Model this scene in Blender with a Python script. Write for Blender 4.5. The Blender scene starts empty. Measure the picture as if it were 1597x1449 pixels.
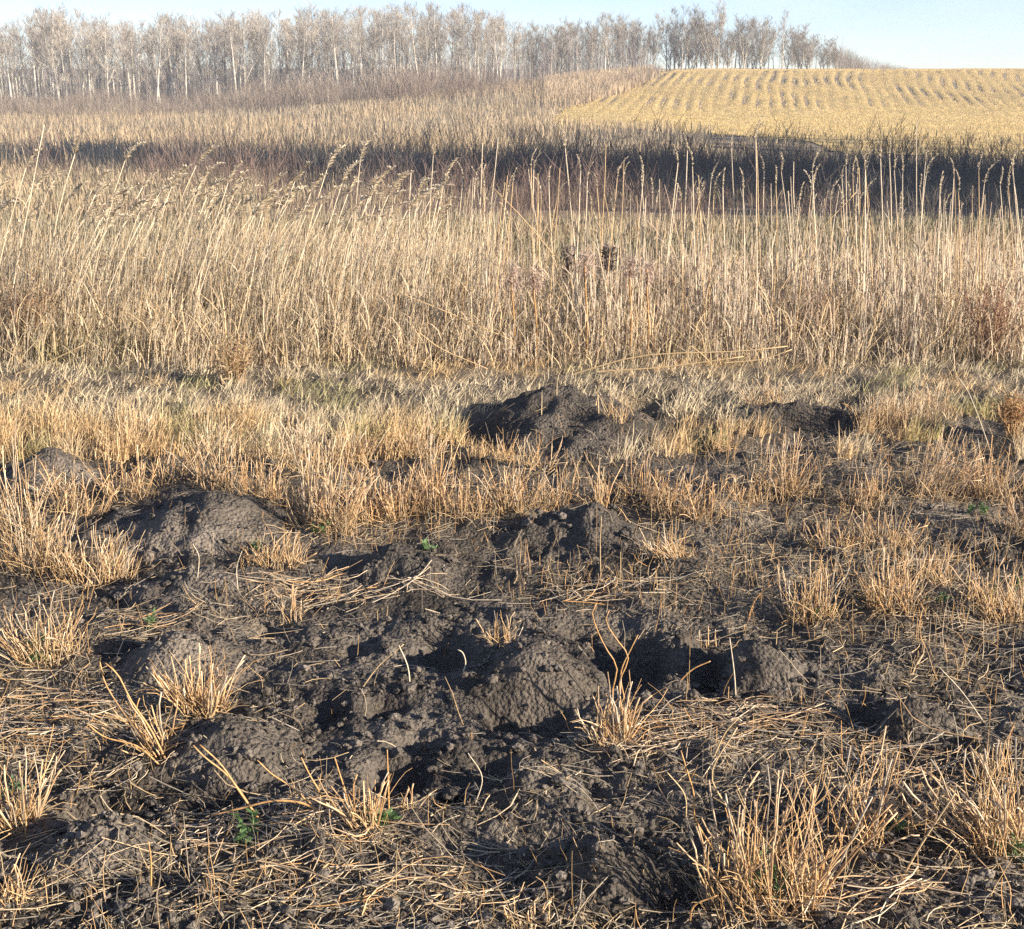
import bpy, math
import numpy as np

# ---------------------------------------------------------------- camera, sky, sun, exposure
SC = bpy.context.scene
COL = SC.collection
F, CX, CY = 2100.0, 798.5, 724.5            # photograph: focal length and centre in its own pixels
PITCH = math.radians(16.3)
EYE = np.array([0.0, 0.0, 1.6])
cam_d = bpy.data.cameras.new('camera')
cam_d.sensor_width = 36.0
cam_d.lens = 36.0 * F / 1597.0
cam_d.clip_start, cam_d.clip_end = 0.05, 6000
cam = bpy.data.objects.new('camera', cam_d)
COL.objects.link(cam)
cam.location = EYE
cam.rotation_euler = (math.radians(90) - PITCH, 0, 0)
SC.camera = cam

SUN_AZ = math.atan2(0.92, -0.40)            # clockwise from +Y
SUN_EL = math.radians(17.0)
world = bpy.data.worlds.new('World')
SC.world = world
world.use_nodes = True
wn = world.node_tree
wn.nodes.clear()
sky = wn.nodes.new('ShaderNodeTexSky')
sky.sky_type = 'NISHITA'
sky.sun_disc = False
sky.sun_elevation = SUN_EL
sky.sun_rotation = SUN_AZ
sky.altitude = 700
sky.air_density = 0.8
sky.dust_density = 0.05
sky.ozone_density = 2.0
bg = wn.nodes.new('ShaderNodeBackground')
bg.inputs['Strength'].default_value = 0.075
wo = wn.nodes.new('ShaderNodeOutputWorld')
tint = wn.nodes.new('ShaderNodeVectorMath'); tint.operation = 'MULTIPLY'
tint.inputs[1].default_value = (0.90, 0.945, 1.14)
wn.links.new(sky.outputs[0], tint.inputs[0])
# thin high cloud, everywhere alike
tco = wn.nodes.new('ShaderNodeTexCoord')
cmap = wn.nodes.new('ShaderNodeMapping'); cmap.inputs['Scale'].default_value = (3, 3, 14)
cno = wn.nodes.new('ShaderNodeTexNoise'); cno.inputs['Scale'].default_value = 2.3; cno.inputs['Detail'].default_value = 5
crm = wn.nodes.new('ShaderNodeMapRange'); crm.inputs[1].default_value = .42; crm.inputs[2].default_value = .72; crm.inputs[3].default_value = 0; crm.inputs[4].default_value = .15
cmx = wn.nodes.new('ShaderNodeMix'); cmx.data_type = 'RGBA'
wn.links.new(tco.outputs['Generated'], cmap.inputs[0]); wn.links.new(cmap.outputs[0], cno.inputs['Vector'])
wn.links.new(cno.outputs[0], crm.inputs[0]); wn.links.new(crm.outputs[0], cmx.inputs[0])
wn.links.new(tint.outputs[0], cmx.inputs[6]); cmx.inputs[7].default_value = (7.5, 7.8, 8.0, 1)
wn.links.new(cmx.outputs[2], bg.inputs[0])
wn.links.new(bg.outputs[0], wo.inputs[0])

sun_d = bpy.data.lights.new('sun', 'SUN')
sun_d.energy = 4.9
sun_d.angle = math.radians(0.6)
sun_d.color = (1.0, 0.90, 0.765)
sun = bpy.data.objects.new('sun', sun_d)
COL.objects.link(sun)
from mathutils import Vector
S_DIR = Vector((math.sin(SUN_AZ) * math.cos(SUN_EL), math.cos(SUN_AZ) * math.cos(SUN_EL), math.sin(SUN_EL)))
sun.rotation_euler = S_DIR.to_track_quat('Z', 'Y').to_euler()
sun.location = (30, -20, 20)

vs = SC.view_settings
vs.view_transform = 'Standard'
vs.look = 'None'
vs.gamma = 1.0
vs.exposure = 1.34
vs.use_curve_mapping = False
SC.cycles.max_bounces = 5
SC.cycles.diffuse_bounces = 4
SC.cycles.transmission_bounces = 2
SC.cycles.use_denoising = False

rng = np.random.default_rng(11)
U = rng.uniform
N_ = rng.normal

# ---------------------------------------------------------------- noise
def _hash(ix, iy, seed):
    n = (ix.astype(np.int64) * 374761393 + iy.astype(np.int64) * 668265263 + seed * 974634777) & 0x7fffffff
    n = ((n ^ (n >> 13)) * 1274126177) & 0x7fffffff
    n = ((n ^ (n >> 16)) * 1911520717) & 0x7fffffff
    return ((n ^ (n >> 15)) & 0xffffff) / float(0x1000000)

def perlin(x, y, seed=0):
    x = np.asarray(x, float); y = np.asarray(y, float)
    x0 = np.floor(x); y0 = np.floor(y)
    fx = x - x0; fy = y - y0
    u = fx * fx * fx * (fx * (fx * 6 - 15) + 10)
    v = fy * fy * fy * (fy * (fy * 6 - 15) + 10)
    def g(dx, dy):
        a = _hash(x0 + dx, y0 + dy, seed) * 2 * np.pi
        return np.cos(a) * (fx - dx) + np.sin(a) * (fy - dy)
    a = g(0, 0); b = g(1, 0); c = g(0, 1); d = g(1, 1)
    return ((a + (b - a) * u) + ((c + (d - c) * u) - (a + (b - a) * u)) * v) * 1.5

def fbm(x, y, seed, octaves=3, gain=0.5):
    s = 0; a = 1.0
    for i in range(octaves):
        s = s + a * perlin(x * 2 ** i, y * 2 ** i, seed + i * 17)
        a *= gain
    return s

def clods(x, y, cell, seed, prob=0.8):
    """rounded lumps scattered on a jittered grid; heights in units of the cell"""
    x = np.asarray(x, float) / cell; y = np.asarray(y, float) / cell
    x0 = np.floor(x); y0 = np.floor(y)
    best = np.zeros_like(x)
    for dx in (-1, 0, 1):
        for dy in (-1, 0, 1):
            cx = x0 + dx; cy = y0 + dy
            px = cx + _hash(cx, cy, seed); py = cy + _hash(cx, cy, seed + 1)
            r = 0.18 + 0.5 * _hash(cx, cy, seed + 2) ** 2
            on = _hash(cx, cy, seed + 3) < prob
            q = 1 - ((x - px) ** 2 + (y - py) ** 2) / (r * r)
            best = np.maximum(best, np.where(on, r * np.sqrt(np.maximum(q, 0)), 0))
    return best

def sstep(a, b, x):
    t = np.clip((np.asarray(x, float) - a) / (b - a), 0, 1)
    return t * t * (3 - 2 * t)

# ---------------------------------------------------------------- terrain
_ZL = np.array([(-3000, 3), (-390, 3), (-200, 0), (-20, 0), (0, 0), (11, 0), (15, -.15), (22, -.67), (40, -1.25), (75, -1.98), (110, -2.0), (130, -1.6), (200, -1.0), (300, .4), (390, 2.2), (6000, 2.2)])
_ZR = np.array([(-3000, 3), (-390, 3), (-200, 0), (-20, 0), (0, 0), (11, 0), (15, -.15), (22, -.67), (40, -1.5), (55, -1.85), (85, -1.2), (105, .35), (122, 1.55), (140, 1.72), (200, 1.3), (390, 2.2), (6000, 2.2)])
_yy = np.linspace(-400, 500, 4501)
def _smooth(tab):
    v = np.interp(_yy, tab[:, 0], tab[:, 1])
    k = np.hanning(33); k /= k.sum()
    return np.convolve(np.pad(v, 16, mode='edge'), k, mode='valid')
_zl, _zr = _smooth(_ZL), _smooth(_ZR)

def base(x, y):
    x = np.asarray(x, float); y = np.asarray(y, float)
    a = np.interp(y, _yy, _zl); b = np.interp(y, _yy, _zr)
    xb = (y - 85) * 0.30                                    # the foot of the hill runs back to the right
    w = sstep(-36, 8, x - np.clip(xb, -8, 14)) * sstep(25, 60, y)
    roll = 0.12 * perlin(x / 11, y / 11, 5) * sstep(12, 40, y)
    return a + (b - a) * w + roll + 2.5 * sstep(180, 380, np.abs(x))

def ray(px, py):
    cx = (px - CX) / F; cy = -(py - CY) / F
    c, s = math.cos(PITCH), math.sin(PITCH)
    return np.array([cx, c + s * cy, -s + c * cy])

def P(px, py):
    """ground point seen at a pixel (near, level ground)"""
    d = ray(px, py)
    t = -EYE[2] / d[2]
    return np.array([d[0] * t, d[1] * t])

def onplane(px, py, y):
    d = ray(px, py)
    return EYE + d * (y / d[1])

def proj(x, y, z):
    c, s = math.cos(PITCH), math.sin(PITCH)
    dz = z - EYE[2]
    depth = y * c - dz * s
    up = y * s + dz * c
    return CX + F * x / depth, CY - F * up / depth

def sc(px, py):
    """metres per photograph pixel at a ground point"""
    q = P(px, py)
    return math.hypot(q[1], 1.6) / F

# hollows dug into the ground: px, py, half width px, half depth px, depth m
HOLLOWS = [
    (690, 1015, 50, 28, .085), (620, 1035, 40, 20, .04), (500, 1112, 40, 16, .05), (598, 1108, 32, 16, .06),
    (650, 1160, 34, 16, .07), (615, 1215, 40, 26, .10), (825, 1108, 70, 24, .10), (985, 1022, 52, 40, .13),
    (1108, 1046, 34, 24, .10), (545, 886, 36, 15, .06), (712, 925, 40, 12, .05), (200, 1135, 36, 26, .07),
    (1350, 1122, 34, 18, .07), (700, 1250, 28, 14, .05), (920, 1230, 26, 14, .05), (160, 1275, 50, 14, .06),
    (1010, 628, 46, 13, .12), (1265, 662, 64, 10, .11), (745, 680, 40, 12, .06), (480, 800, 24, 18, .06),
    (180, 795, 44, 10, .09), (840, 1310, 60, 18, .06), (1060, 1385, 60, 24, .07), (330, 1250, 40, 12, .04),
    (900, 985, 30, 10, .05), (1320, 630, 26, 12, .06), (430, 975, 30, 10, .05), (860, 860, 50, 12, .05), (1080, 690, 30, 9, .05),
    (560, 1010, 30, 10, .04), (770, 1190, 30, 14, .05), (1500, 1010, 40, 12, .03), (1430, 680, 60, 10, .05),
]
_H = []
for (px, py, a, b, dep) in HOLLOWS:
    q = P(px, py); s = sc(px, py)
    fore = 1.6 / math.hypot(q[1], 1.6)
    _H.append((q[0], q[1], a * s, b * s / fore, dep))

def hollow(x, y):
    z = np.zeros_like(x)
    wob = 0.35 * perlin(x / .06, y / .06, 91)
    for (hx, hy, a, b, dep) in _H:
        m = (np.abs(x - hx) < 2.2 * a) & (np.abs(y - hy) < 2.2 * b)
        if m.any():
            r2 = ((x[m] - hx) / a) ** 2 + ((y[m] - hy) / b) ** 2
            z[m] -= dep * np.exp(-(r2 * (1 + wob[m])) ** 1.6)
    return z

def soil_noise(x, y, rough=1.0):
    near = 1 - sstep(6.2, 9, y)
    back = 1 - sstep(-1, 0.6, -y)
    big = .023 * fbm(x / .55, y / .55, 21, 2)
    mid = .013 * fbm(x / .17, y / .17, 31, 2)
    m = near * back > .01
    fine = np.zeros_like(x)
    if m.any():
        xs, ys = x[m], y[m]
        wx = xs + .012 * perlin(xs / .03, ys / .03, 77); wy = ys + .012 * perlin(xs / .03, ys / .03, 78)
        patch = .35 + .65 * sstep(-.25, .35, perlin(xs / .3, ys / .3, 61))
        fine[m] = (.30 * clods(wx, wy, .085, 41, .4) * .085 + .38 * clods(wx, wy, .042, 45, .6) * .042) * patch * 1.2 + .7 * clods(wx, wy, .021, 49, .85) * .021 * (.4 + .6 * patch) \
            + .0055 * fbm(xs / .03, ys / .03, 51, 2)
    return (big + rough * (mid + fine)) * np.maximum(near, .25) * np.maximum(back, .2)

def ground_h(x, y, rough=1.0):
    x = np.atleast_1d(np.asarray(x, float)); y = np.atleast_1d(np.asarray(y, float))
    return base(x, y) + soil_noise(x, y, rough) + hollow(x, y)

# soil mounds: px, py of the centre, half width px, half depth px, height m, roughness, skew, label
MOUNDS = [
    (292, 825, 168, 52, .135, .7, .25, 'large grey soil mound with a crumbled crest beside the golden stubble on the left'),
    (885, 668, 175, 46, .175, .8, -.1, 'largest dark soil mound with a cratered top in front of the reed strip'),
    (1250, 655, 112, 20, .10, 1.2, 0, 'dark crumbly soil bank at the edge of the pale grass, behind the trampled straw'),
    (78, 748, 78, 30, .12, .5, 0, 'low grey soil mound near the left edge half hidden by tall stubble'),
    (905, 838, 130, 34, .12, 1.3, .1, 'dark cloddy soil ridge below the single upright stubble clump'),
    (825, 1062, 108, 56, .11, .9, .1, 'rounded bare soil mound between two dark burrow hollows'),
    (1195, 1056, 88, 36, .115, .25, -.25, 'smooth fine soil mound with a sharp shadow on its flank'),
    (375, 1180, 112, 52, .11, .25, -.1, 'smooth fan of fine soil behind the sprawling bent stems'),
    (1065, 1020, 40, 40, .10, 1.1, 0, 'small soil hump between the deep burrow hollow and the smooth mound'),
    (1440, 1145, 88, 34, .09, .7, -.2, 'low dark soil mound behind the leaning stubble tuft at the right edge'),
    (630, 895, 95, 24, .09, 1.0, -.1, 'low soil hump with a dark pocket beside it, in front of the upright stubble row'),
    (290, 1035, 120, 40, .09, .5, -.1, 'broad low soil mound behind the bristly stubble tuft'),
    (330, 925, 160, 34, .08, .6, -.1, 'broad flat soil spread just in front of the large grey mound'),
    (150, 1335, 100, 44, .08, 1.3, 0, 'lumpy soil heap in the lower left corner'),
    (850, 1245, 95, 34, .07, 1.0, 0, 'small grey crusted soil hump in front of the wide burrow hollow'),
    (960, 1368, 140, 42, .08, 1.5, 0, 'cloddy black soil heap beside the largest stubble tuft'),
]
_M = []
for (px, py, a, b, hh, ro, sk, lab) in MOUNDS:
    q = P(px, py); s = sc(px, py)
    fore = 1.6 / math.hypot(q[1], 1.6)
    _M.append((q[0], q[1], a * s, min(b * s / fore, a * s * 1.1), hh, ro, sk, lab))

def bump(x, y, m):
    mx, my, a, b, hh, ro, sk, lab = m
    u = (x - mx) / a; v = (y - my) / b
    wob = .22 * perlin(x / (a * .55), y / (a * .55), int(abs(mx * 977 + my * 131)) % 997) + .10 * perlin(x / (a * .2), y / (a * .2), 7)
    r = np.sqrt((u - sk * (1 - np.minimum(u * u + v * v, 1))) ** 2 + v * v) * (1 + wob)
    r = np.clip(r, 0, 1)
    prof = (1 - r ** 1.5) ** 1.25
    # front face slumps towards the viewer, the back breaks off more sharply
    z = hh * prof * (1 + .18 * perlin(x / .12, y / .12, 303) * (.4 + ro))
    z += .02 * ro * prof * clods(x, y, .06, 55) * 2
    return z

def topz(x, y):
    x = np.atleast_1d(np.asarray(x, float)); y = np.atleast_1d(np.asarray(y, float))
    shp = x.shape
    x = x.ravel(); y = y.ravel()
    z = ground_h(x, y)
    add = np.zeros_like(z)
    for m in _M:
        k = (np.abs(x - m[0]) < m[2] * 1.3) & (np.abs(y - m[1]) < m[3] * 1.3)
        if k.any():
            add[k] = np.maximum(add[k], bump(x[k], y[k], m))
    return (z + add).reshape(shp)

# ---------------------------------------------------------------- mesh helpers
def new_mesh(name, verts, quads=None, tris=None, mat=None, col=None, smooth=True):
    me = bpy.data.meshes.new(name)
    verts = np.ascontiguousarray(verts, np.float32).reshape(-1, 3)
    quads = np.zeros((0, 4), np.int32) if quads is None else np.asarray(quads, np.int32).reshape(-1, 4)
    tris = np.zeros((0, 3), np.int32) if tris is None else np.asarray(tris, np.int32).reshape(-1, 3)
    me.vertices.add(len(verts))
    me.vertices.foreach_set('co', verts.ravel())
    nl = quads.size + tris.size
    me.loops.add(nl)
    me.loops.foreach_set('vertex_index', np.concatenate([quads.ravel(), tris.ravel()]).astype(np.int32))
    npoly = len(quads) + len(tris)
    me.polygons.add(npoly)
    st = np.concatenate([np.arange(len(quads)) * 4, quads.size + np.arange(len(tris)) * 3]).astype(np.int32)
    me.polygons.foreach_set('loop_start', st)
    me.polygons.foreach_set('use_smooth', np.full(npoly, smooth, bool))
    if col is not None:
        at = me.color_attributes.new('Col', 'FLOAT_COLOR', 'POINT')
        c = np.ones((len(verts), 4), np.float32)
        c[:, :3] = np.clip(col, 0, 1)
        at.data.foreach_set('color', c.ravel())
    if mat is not None:
        me.materials.append(mat)
    me.update(calc_edges=True)
    return me

def link(name, me, parent=None, loc=None):
    o = bpy.data.objects.new(name, me)
    COL.objects.link(o)
    if parent is not None:
        o.parent = parent
    if loc is not None:
        o.location = loc
    return o

def tag(o, label=None, cat=None, group=None, kind=None):
    if label: o['label'] = label
    if cat: o['category'] = cat
    if group: o['group'] = group
    if kind: o['kind'] = kind
    return o

class Geo:
    def __init__(s):
        s.v, s.q, s.t, s.c, s.n = [], [], [], [], 0
    def add(s, v, q=None, t=None, c=None):
        v = np.asarray(v, float).reshape(-1, 3)
        s.v.append(v)
        if q is not None and len(q): s.q.append(np.asarray(q) + s.n)
        if t is not None and len(t): s.t.append(np.asarray(t) + s.n)
        cc = np.ones((len(v), 3)); cc[:] = 1 if c is None else c
        s.c.append(cc)
        s.n += len(v)
    def tubes(s, Pts, R, c, sides=3, cap=False):
        """Pts (N,K,3), R (N,K) or (N,1), c (N,3) or (N,K,3)"""
        Pts = np.asarray(Pts, float)
        n, k, _ = Pts.shape
        R = np.broadcast_to(np.asarray(R, float), (n, k))
        T = np.gradient(Pts, axis=1)
        T /= np.linalg.norm(T, axis=2, keepdims=True) + 1e-9
        ref = np.where(np.abs(T[:, :1, 2:3]) > .8, np.array([[[1., 0, 0]]]), np.array([[[0, 0, 1.]]]))
        A = np.cross(T, np.broadcast_to(ref, T.shape)); A /= np.linalg.norm(A, axis=2, keepdims=True) + 1e-9
        B = np.cross(T, A)
        ang = np.arange(sides) * 2 * np.pi / sides
        V = Pts[:, :, None] + R[:, :, None, None] * (np.cos(ang)[None, None, :, None] * A[:, :, None] + np.sin(ang)[None, None, :, None] * B[:, :, None])
        c = np.asarray(c, float)
        if c.ndim == 1: c = np.broadcast_to(c, (n, 3))
        if c.ndim == 2: c = np.broadcast_to(c[:, None], (n, k, 3))
        C = np.broadcast_to(c[:, :, None], (n, k, sides, 3))
        i = np.arange(n)[:, None, None] * k * sides + np.arange(k - 1)[None, :, None] * sides
        j = np.arange(sides)[None, None, :]; j2 = (j + 1) % sides
        Q = np.stack([i + j, i + j2, i + sides + j2, i + sides + j], -1).reshape(-1, 4)
        tr = None
        if cap and sides == 4:
            e = np.arange(n) * k * sides + (k - 1) * sides
            Q = np.concatenate([Q, np.stack([e, e + 1, e + 2, e + 3], -1)])
        elif cap:
            e = np.arange(n) * k * sides + (k - 1) * sides
            tr = np.concatenate([np.stack([e, e + m, e + m + 1], -1) for m in range(1, sides - 1)])
        s.add(V, Q, tr, C.reshape(-1, 3))
    def ribbons(s, Pts, W, side, c):
        """Pts (N,K,3), W (N,K), side (N,3)"""
        Pts = np.asarray(Pts, float)
        n, k, _ = Pts.shape
        W = np.broadcast_to(np.asarray(W, float), (n, k))
        side = np.asarray(side, float); 
        if side.ndim == 2: side = side[:, None]
        V = np.stack([Pts - side * W[:, :, None] / 2, Pts + side * W[:, :, None] / 2], 2)
        c = np.asarray(c, float)
        if c.ndim == 1: c = np.broadcast_to(c, (n, 3))
        if c.ndim == 2: c = np.broadcast_to(c[:, None], (n, k, 3))
        C = np.broadcast_to(c[:, :, None], (n, k, 2, 3))
        i = np.arange(n)[:, None] * k * 2 + np.arange(k - 1)[None] * 2
        Q = np.stack([i, i + 1, i + 3, i + 2], -1).reshape(-1, 4)
        s.add(V, Q, None, C.reshape(-1, 3))
    def mesh(s, name, mat, smooth=True):
        return new_mesh(name, np.concatenate(s.v), np.concatenate(s.q) if s.q else None, np.concatenate(s.t) if s.t else None, mat, np.concatenate(s.c), smooth)

def mixc(a, b, t):
    t = np.asarray(t)[..., None]
    return np.asarray(a) * (1 - t) + np.asarray(b) * t

def jitter(c, n, amt=.18):
    return np.asarray(c)[None] * (1 + N_(0, amt, (n, 1))) * (1 + N_(0, amt * .25, (n, 3)))

def curve_stems(bx, by, bz, L, az, tilt, bend, k=5, wob=0.0):
    """polylines growing from a base: tilt from vertical towards az, bending further by bend over the length"""
    n = len(bx)
    t = np.linspace(0, 1, k)
    th = tilt[:, None] + bend[:, None] * t[None]
    if wob:
        th = th + N_(0, wob, (n, k)) * t[None]
    azz = az[:, None] + (N_(0, wob * 1.2, (n, k)) * t[None] if wob else 0)
    ds = (L / (k - 1))[:, None]
    dx = np.sin(th) * np.sin(azz) * ds; dy = np.sin(th) * np.cos(azz) * ds; dz = np.cos(th) * ds
    out = np.zeros((n, k, 3))
    out[:, 0] = np.stack([bx, by, bz], 1)
    out[:, 1:, 0] = bx[:, None] + np.cumsum(dx[:, :-1], 1)
    out[:, 1:, 1] = by[:, None] + np.cumsum(dy[:, :-1], 1)
    out[:, 1:, 2] = bz[:, None] + np.cumsum(dz[:, :-1], 1)
    return out

# ---------------------------------------------------------------- materials
def node_mat(name):
    m = bpy.data.materials.new(name)
    m.use_nodes = True
    nt = m.node_tree
    b = nt.nodes['Principled BSDF']
    return m, nt, b

def plant_mat(name, translucent=.25, rough=.55, spec=.25, speck=.25, scale=90):
    m, nt, b = node_mat(name)
    at = nt.nodes.new('ShaderNodeAttribute'); at.attribute_name = 'Col'
    tc = nt.nodes.new('ShaderNodeTexCoord')
    no = nt.nodes.new('ShaderNodeTexNoise'); no.inputs['Scale'].default_value = scale; no.inputs['Detail'].default_value = 2
    nt.links.new(tc.outputs['Object'], no.inputs['Vector'])
    mr = nt.nodes.new('ShaderNodeMapRange'); mr.inputs[1].default_value = .3; mr.inputs[2].default_value = .7
    mr.inputs[3].default_value = 1 - speck; mr.inputs[4].default_value = 1 + speck * .6
    nt.links.new(no.outputs[0], mr.inputs[0])
    mx = nt.nodes.new('ShaderNodeVectorMath'); mx.operation = 'SCALE'
    nt.links.new(at.outputs['Color'], mx.inputs[0]); nt.links.new(mr.outputs[0], mx.inputs['Scale'])
    nt.links.new(mx.outputs[0], b.inputs['Base Color'])
    b.inputs['Roughness'].default_value = rough
    b.inputs['Specular IOR Level'].default_value = spec
    if translucent:
        tr = nt.nodes.new('ShaderNodeBsdfTranslucent')
        ms = nt.nodes.new('ShaderNodeMixShader'); ms.inputs[0].default_value = translucent
        nt.links.new(mx.outputs[0], tr.inputs[0])
        nt.links.new(b.outputs[0], ms.inputs[1]); nt.links.new(tr.outputs[0], ms.inputs[2])
        nt.links.new(ms.outputs[0], nt.nodes['Material Output'].inputs[0])
    return m

def soil_mat():
    m, nt, b = node_mat('soil')
    at = nt.nodes.new('ShaderNodeAttribute'); at.attribute_name = 'Col'
    geo = nt.nodes.new('ShaderNodeNewGeometry')
    def noise(scale, detail, rough=.6):
        n = nt.nodes.new('ShaderNodeTexNoise')
        n.inputs['Scale'].default_value = scale; n.inputs['Detail'].default_value = detail; n.inputs['Roughness'].default_value = rough
        nt.links.new(geo.outputs['Position'], n.inputs['Vector'])
        return n
    a = noise(3.0, 2); c = noise(60, 3, .7); d = noise(260, 1, .7)
    r1 = nt.nodes.new('ShaderNodeMapRange'); r1.inputs[1].default_value = .33; r1.inputs[2].default_value = .68; r1.inputs[3].default_value = .72; r1.inputs[4].default_value = 1.3
    r2 = nt.nodes.new('ShaderNodeMapRange'); r2.inputs[1].default_value = .3; r2.inputs[2].default_value = .7; r2.inputs[3].default_value = .6; r2.inputs[4].default_value = 1.4
    nt.links.new(a.outputs[0], r1.inputs[0]); nt.links.new(c.outputs[0], r2.inputs[0])
    mu = nt.nodes.new('ShaderNodeMath'); mu.operation = 'MULTIPLY'
    nt.links.new(r1.outputs[0], mu.inputs[0]); nt.links.new(r2.outputs[0], mu.inputs[1])
    mx = nt.nodes.new('ShaderNodeVectorMath'); mx.operation = 'SCALE'
    nt.links.new(at.outputs['Color'], mx.inputs[0]); nt.links.new(mu.outputs[0], mx.inputs['Scale'])
    nt.links.new(mx.outputs[0], b.inputs['Base Color'])
    b.inputs['Roughness'].default_value = .95
    b.inputs['Specular IOR Level'].default_value = .12
    ad = nt.nodes.new('ShaderNodeMath'); ad.operation = 'MULTIPLY_ADD'; ad.inputs[1].default_value = .35
    nt.links.new(d.outputs[0], ad.inputs[0]); nt.links.new(c.outputs[0], ad.inputs[2])
    vo = nt.nodes.new('ShaderNodeTexVoronoi'); vo.inputs['Scale'].default_value = 85; vo.feature = 'F1'
    nt.links.new(geo.outputs['Position'], vo.inputs['Vector'])
    av = nt.nodes.new('ShaderNodeMath'); av.operation = 'MULTIPLY_ADD'; av.inputs[1].default_value = -.9
    nt.links.new(vo.outputs['Distance'], av.inputs[0]); nt.links.new(ad.outputs[0], av.inputs[2])
    bp = nt.nodes.new('ShaderNodeBump'); bp.inputs['Strength'].default_value = 1.0; bp.inputs['Distance'].default_value = .011
    nt.links.new(av.outputs[0], bp.inputs['Height']); nt.links.new(bp.outputs[0], b.inputs['Normal'])
    return m

def bark_mat():
    m, nt, b = node_mat('aspen_bark')
    at = nt.nodes.new('ShaderNodeAttribute'); at.attribute_name = 'Col'
    tc = nt.nodes.new('ShaderNodeTexCoord')
    mp = nt.nodes.new('ShaderNodeMapping'); mp.inputs['Scale'].default_value = (3, 3, 1.2)
    nt.links.new(tc.outputs['Object'], mp.inputs[0])
    no = nt.nodes.new('ShaderNodeTexNoise'); no.inputs['Scale'].default_value = 2.2; no.inputs['Detail'].default_value = 4
    nt.links.new(mp.outputs[0], no.inputs['Vector'])
    mr = nt.nodes.new('ShaderNodeMapRange'); mr.inputs[1].default_value = .35; mr.inputs[2].default_value = .62; mr.inputs[3].default_value = .55; mr.inputs[4].default_value = 1.12
    nt.links.new(no.outputs[0], mr.inputs[0])
    mx = nt.nodes.new('ShaderNodeVectorMath'); mx.operation = 'SCALE'
    nt.links.new(at.outputs['Color'], mx.inputs[0]); nt.links.new(mr.outputs[0], mx.inputs['Scale'])
    nt.links.new(mx.outputs[0], b.inputs['Base Color'])
    b.inputs['Roughness'].default_value = .8
    b.inputs['Specular IOR Level'].default_value = .15
    return m

M_SOIL = soil_mat()
M_STRAW = plant_mat('dry_straw', .18, .5, .3)
M_GRASS = plant_mat('dry_grass', .3, .6, .2)
M_STEM = plant_mat('stubble_stem', .0, .45, .35, .3, 70)
M_TWIG = plant_mat('twig', .0, .8, .1, .2, 3)
M_LEAF = plant_mat('green_leaf', .35, .5, .3, .2, 60)
M_BARK = bark_mat()
M_NEEDLE = plant_mat('needles', .15, .7, .2, .2, 3)

# ---------------------------------------------------------------- colours (base colours)
SOIL = np.array([.122, .102, .081]); DARK = np.array([.056, .047, .039])
THATCH = np.array([.33, .26, .17]); STRAWC = np.array([.63, .44, .225]); PALE = np.array([.70, .57, .39])
ORANGE = np.array([.58, .32, .12]); GREYST = np.array([.42, .36, .27]); OLIVE = np.array([.30, .28, .11])
GOLD = np.array([.64, .45, .16]); FARTAN = np.array([.52, .39, .235]); BRUSH = np.array([.27, .215, .165]); REDBR = np.array([.215, .150, .120])

def in_field(x, y):
    """1 inside the harvested field on the hill"""
    edge = np.interp(y, [66, 80, 90, 104, 122, 145], [14.0, 2.0, 3.0, 8.5, 13.2, 17.0])
    edge = edge + .8 * perlin(y / 6, x * 0, 9)
    return (x > edge) & (y > 58 + np.clip(14 - x, -8, 8) * .6) & (y < 400)

BAREZ = [(720, 1060, 250, 130, .06), (370, 1170, 120, 62, .04), (290, 1030, 130, 40, .12), (290, 815, 160, 50, .04), (330, 905, 165, 40, .15), (885, 655, 160, 45, .05), (1000, 1045, 300, 62, .10), (640, 1180, 170, 70, .12),
         (900, 845, 140, 35, .15), (1195, 1050, 90, 36, .05), (1440, 1140, 90, 30, .2), (150, 1320, 110, 50, .25), (960, 1360, 150, 50, .25), (640, 900, 120, 30, .3), (1250, 655, 100, 20, .05)]
RICH = [(80, 1110, 150, 90, 2.2), (1130, 1140, 150, 45, 2.0), (960, 925, 130, 28, 2.0), (450, 1330, 260, 80, 1.1), (720, 1405, 320, 50, .9), (1480, 1040, 180, 80, 1.5), (1350, 950, 260, 70, 1.3), (650, 830, 260, 24, 1.5),
        (450, 940, 120, 36, 1.6), (1330, 700, 230, 30, 1.5), (1300, 1200, 220, 60, 1.2), (200, 975, 60, 28, 1.5), (760, 1170, 90, 30, .9), (1350, 1400, 200, 50, 1.0), (1330, 770, 260, 60, 1.5), (1250, 880, 300, 60, 1.2), (700, 760, 250, 40, 1.2)]
def straw_density(px, py):
    d = np.full(len(px), .75) * (.55 + .9 * sstep(-.3, .4, fbm(px / 110, py / 60, 331, 3)))
    for (cx, cy, a, b, f) in RICH:
        d += f * np.exp(-(((px - cx) / a) ** 2 + ((py - cy) / b) ** 2))
    for (cx, cy, a, b, f) in BAREZ:
        r2 = ((px - cx) / a) ** 2 + ((py - cy) / b) ** 2
        d *= 1 - (1 - f) * np.exp(-r2 ** 2)
    return d * (.5 + .5 * sstep(640, 720, py))

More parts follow.
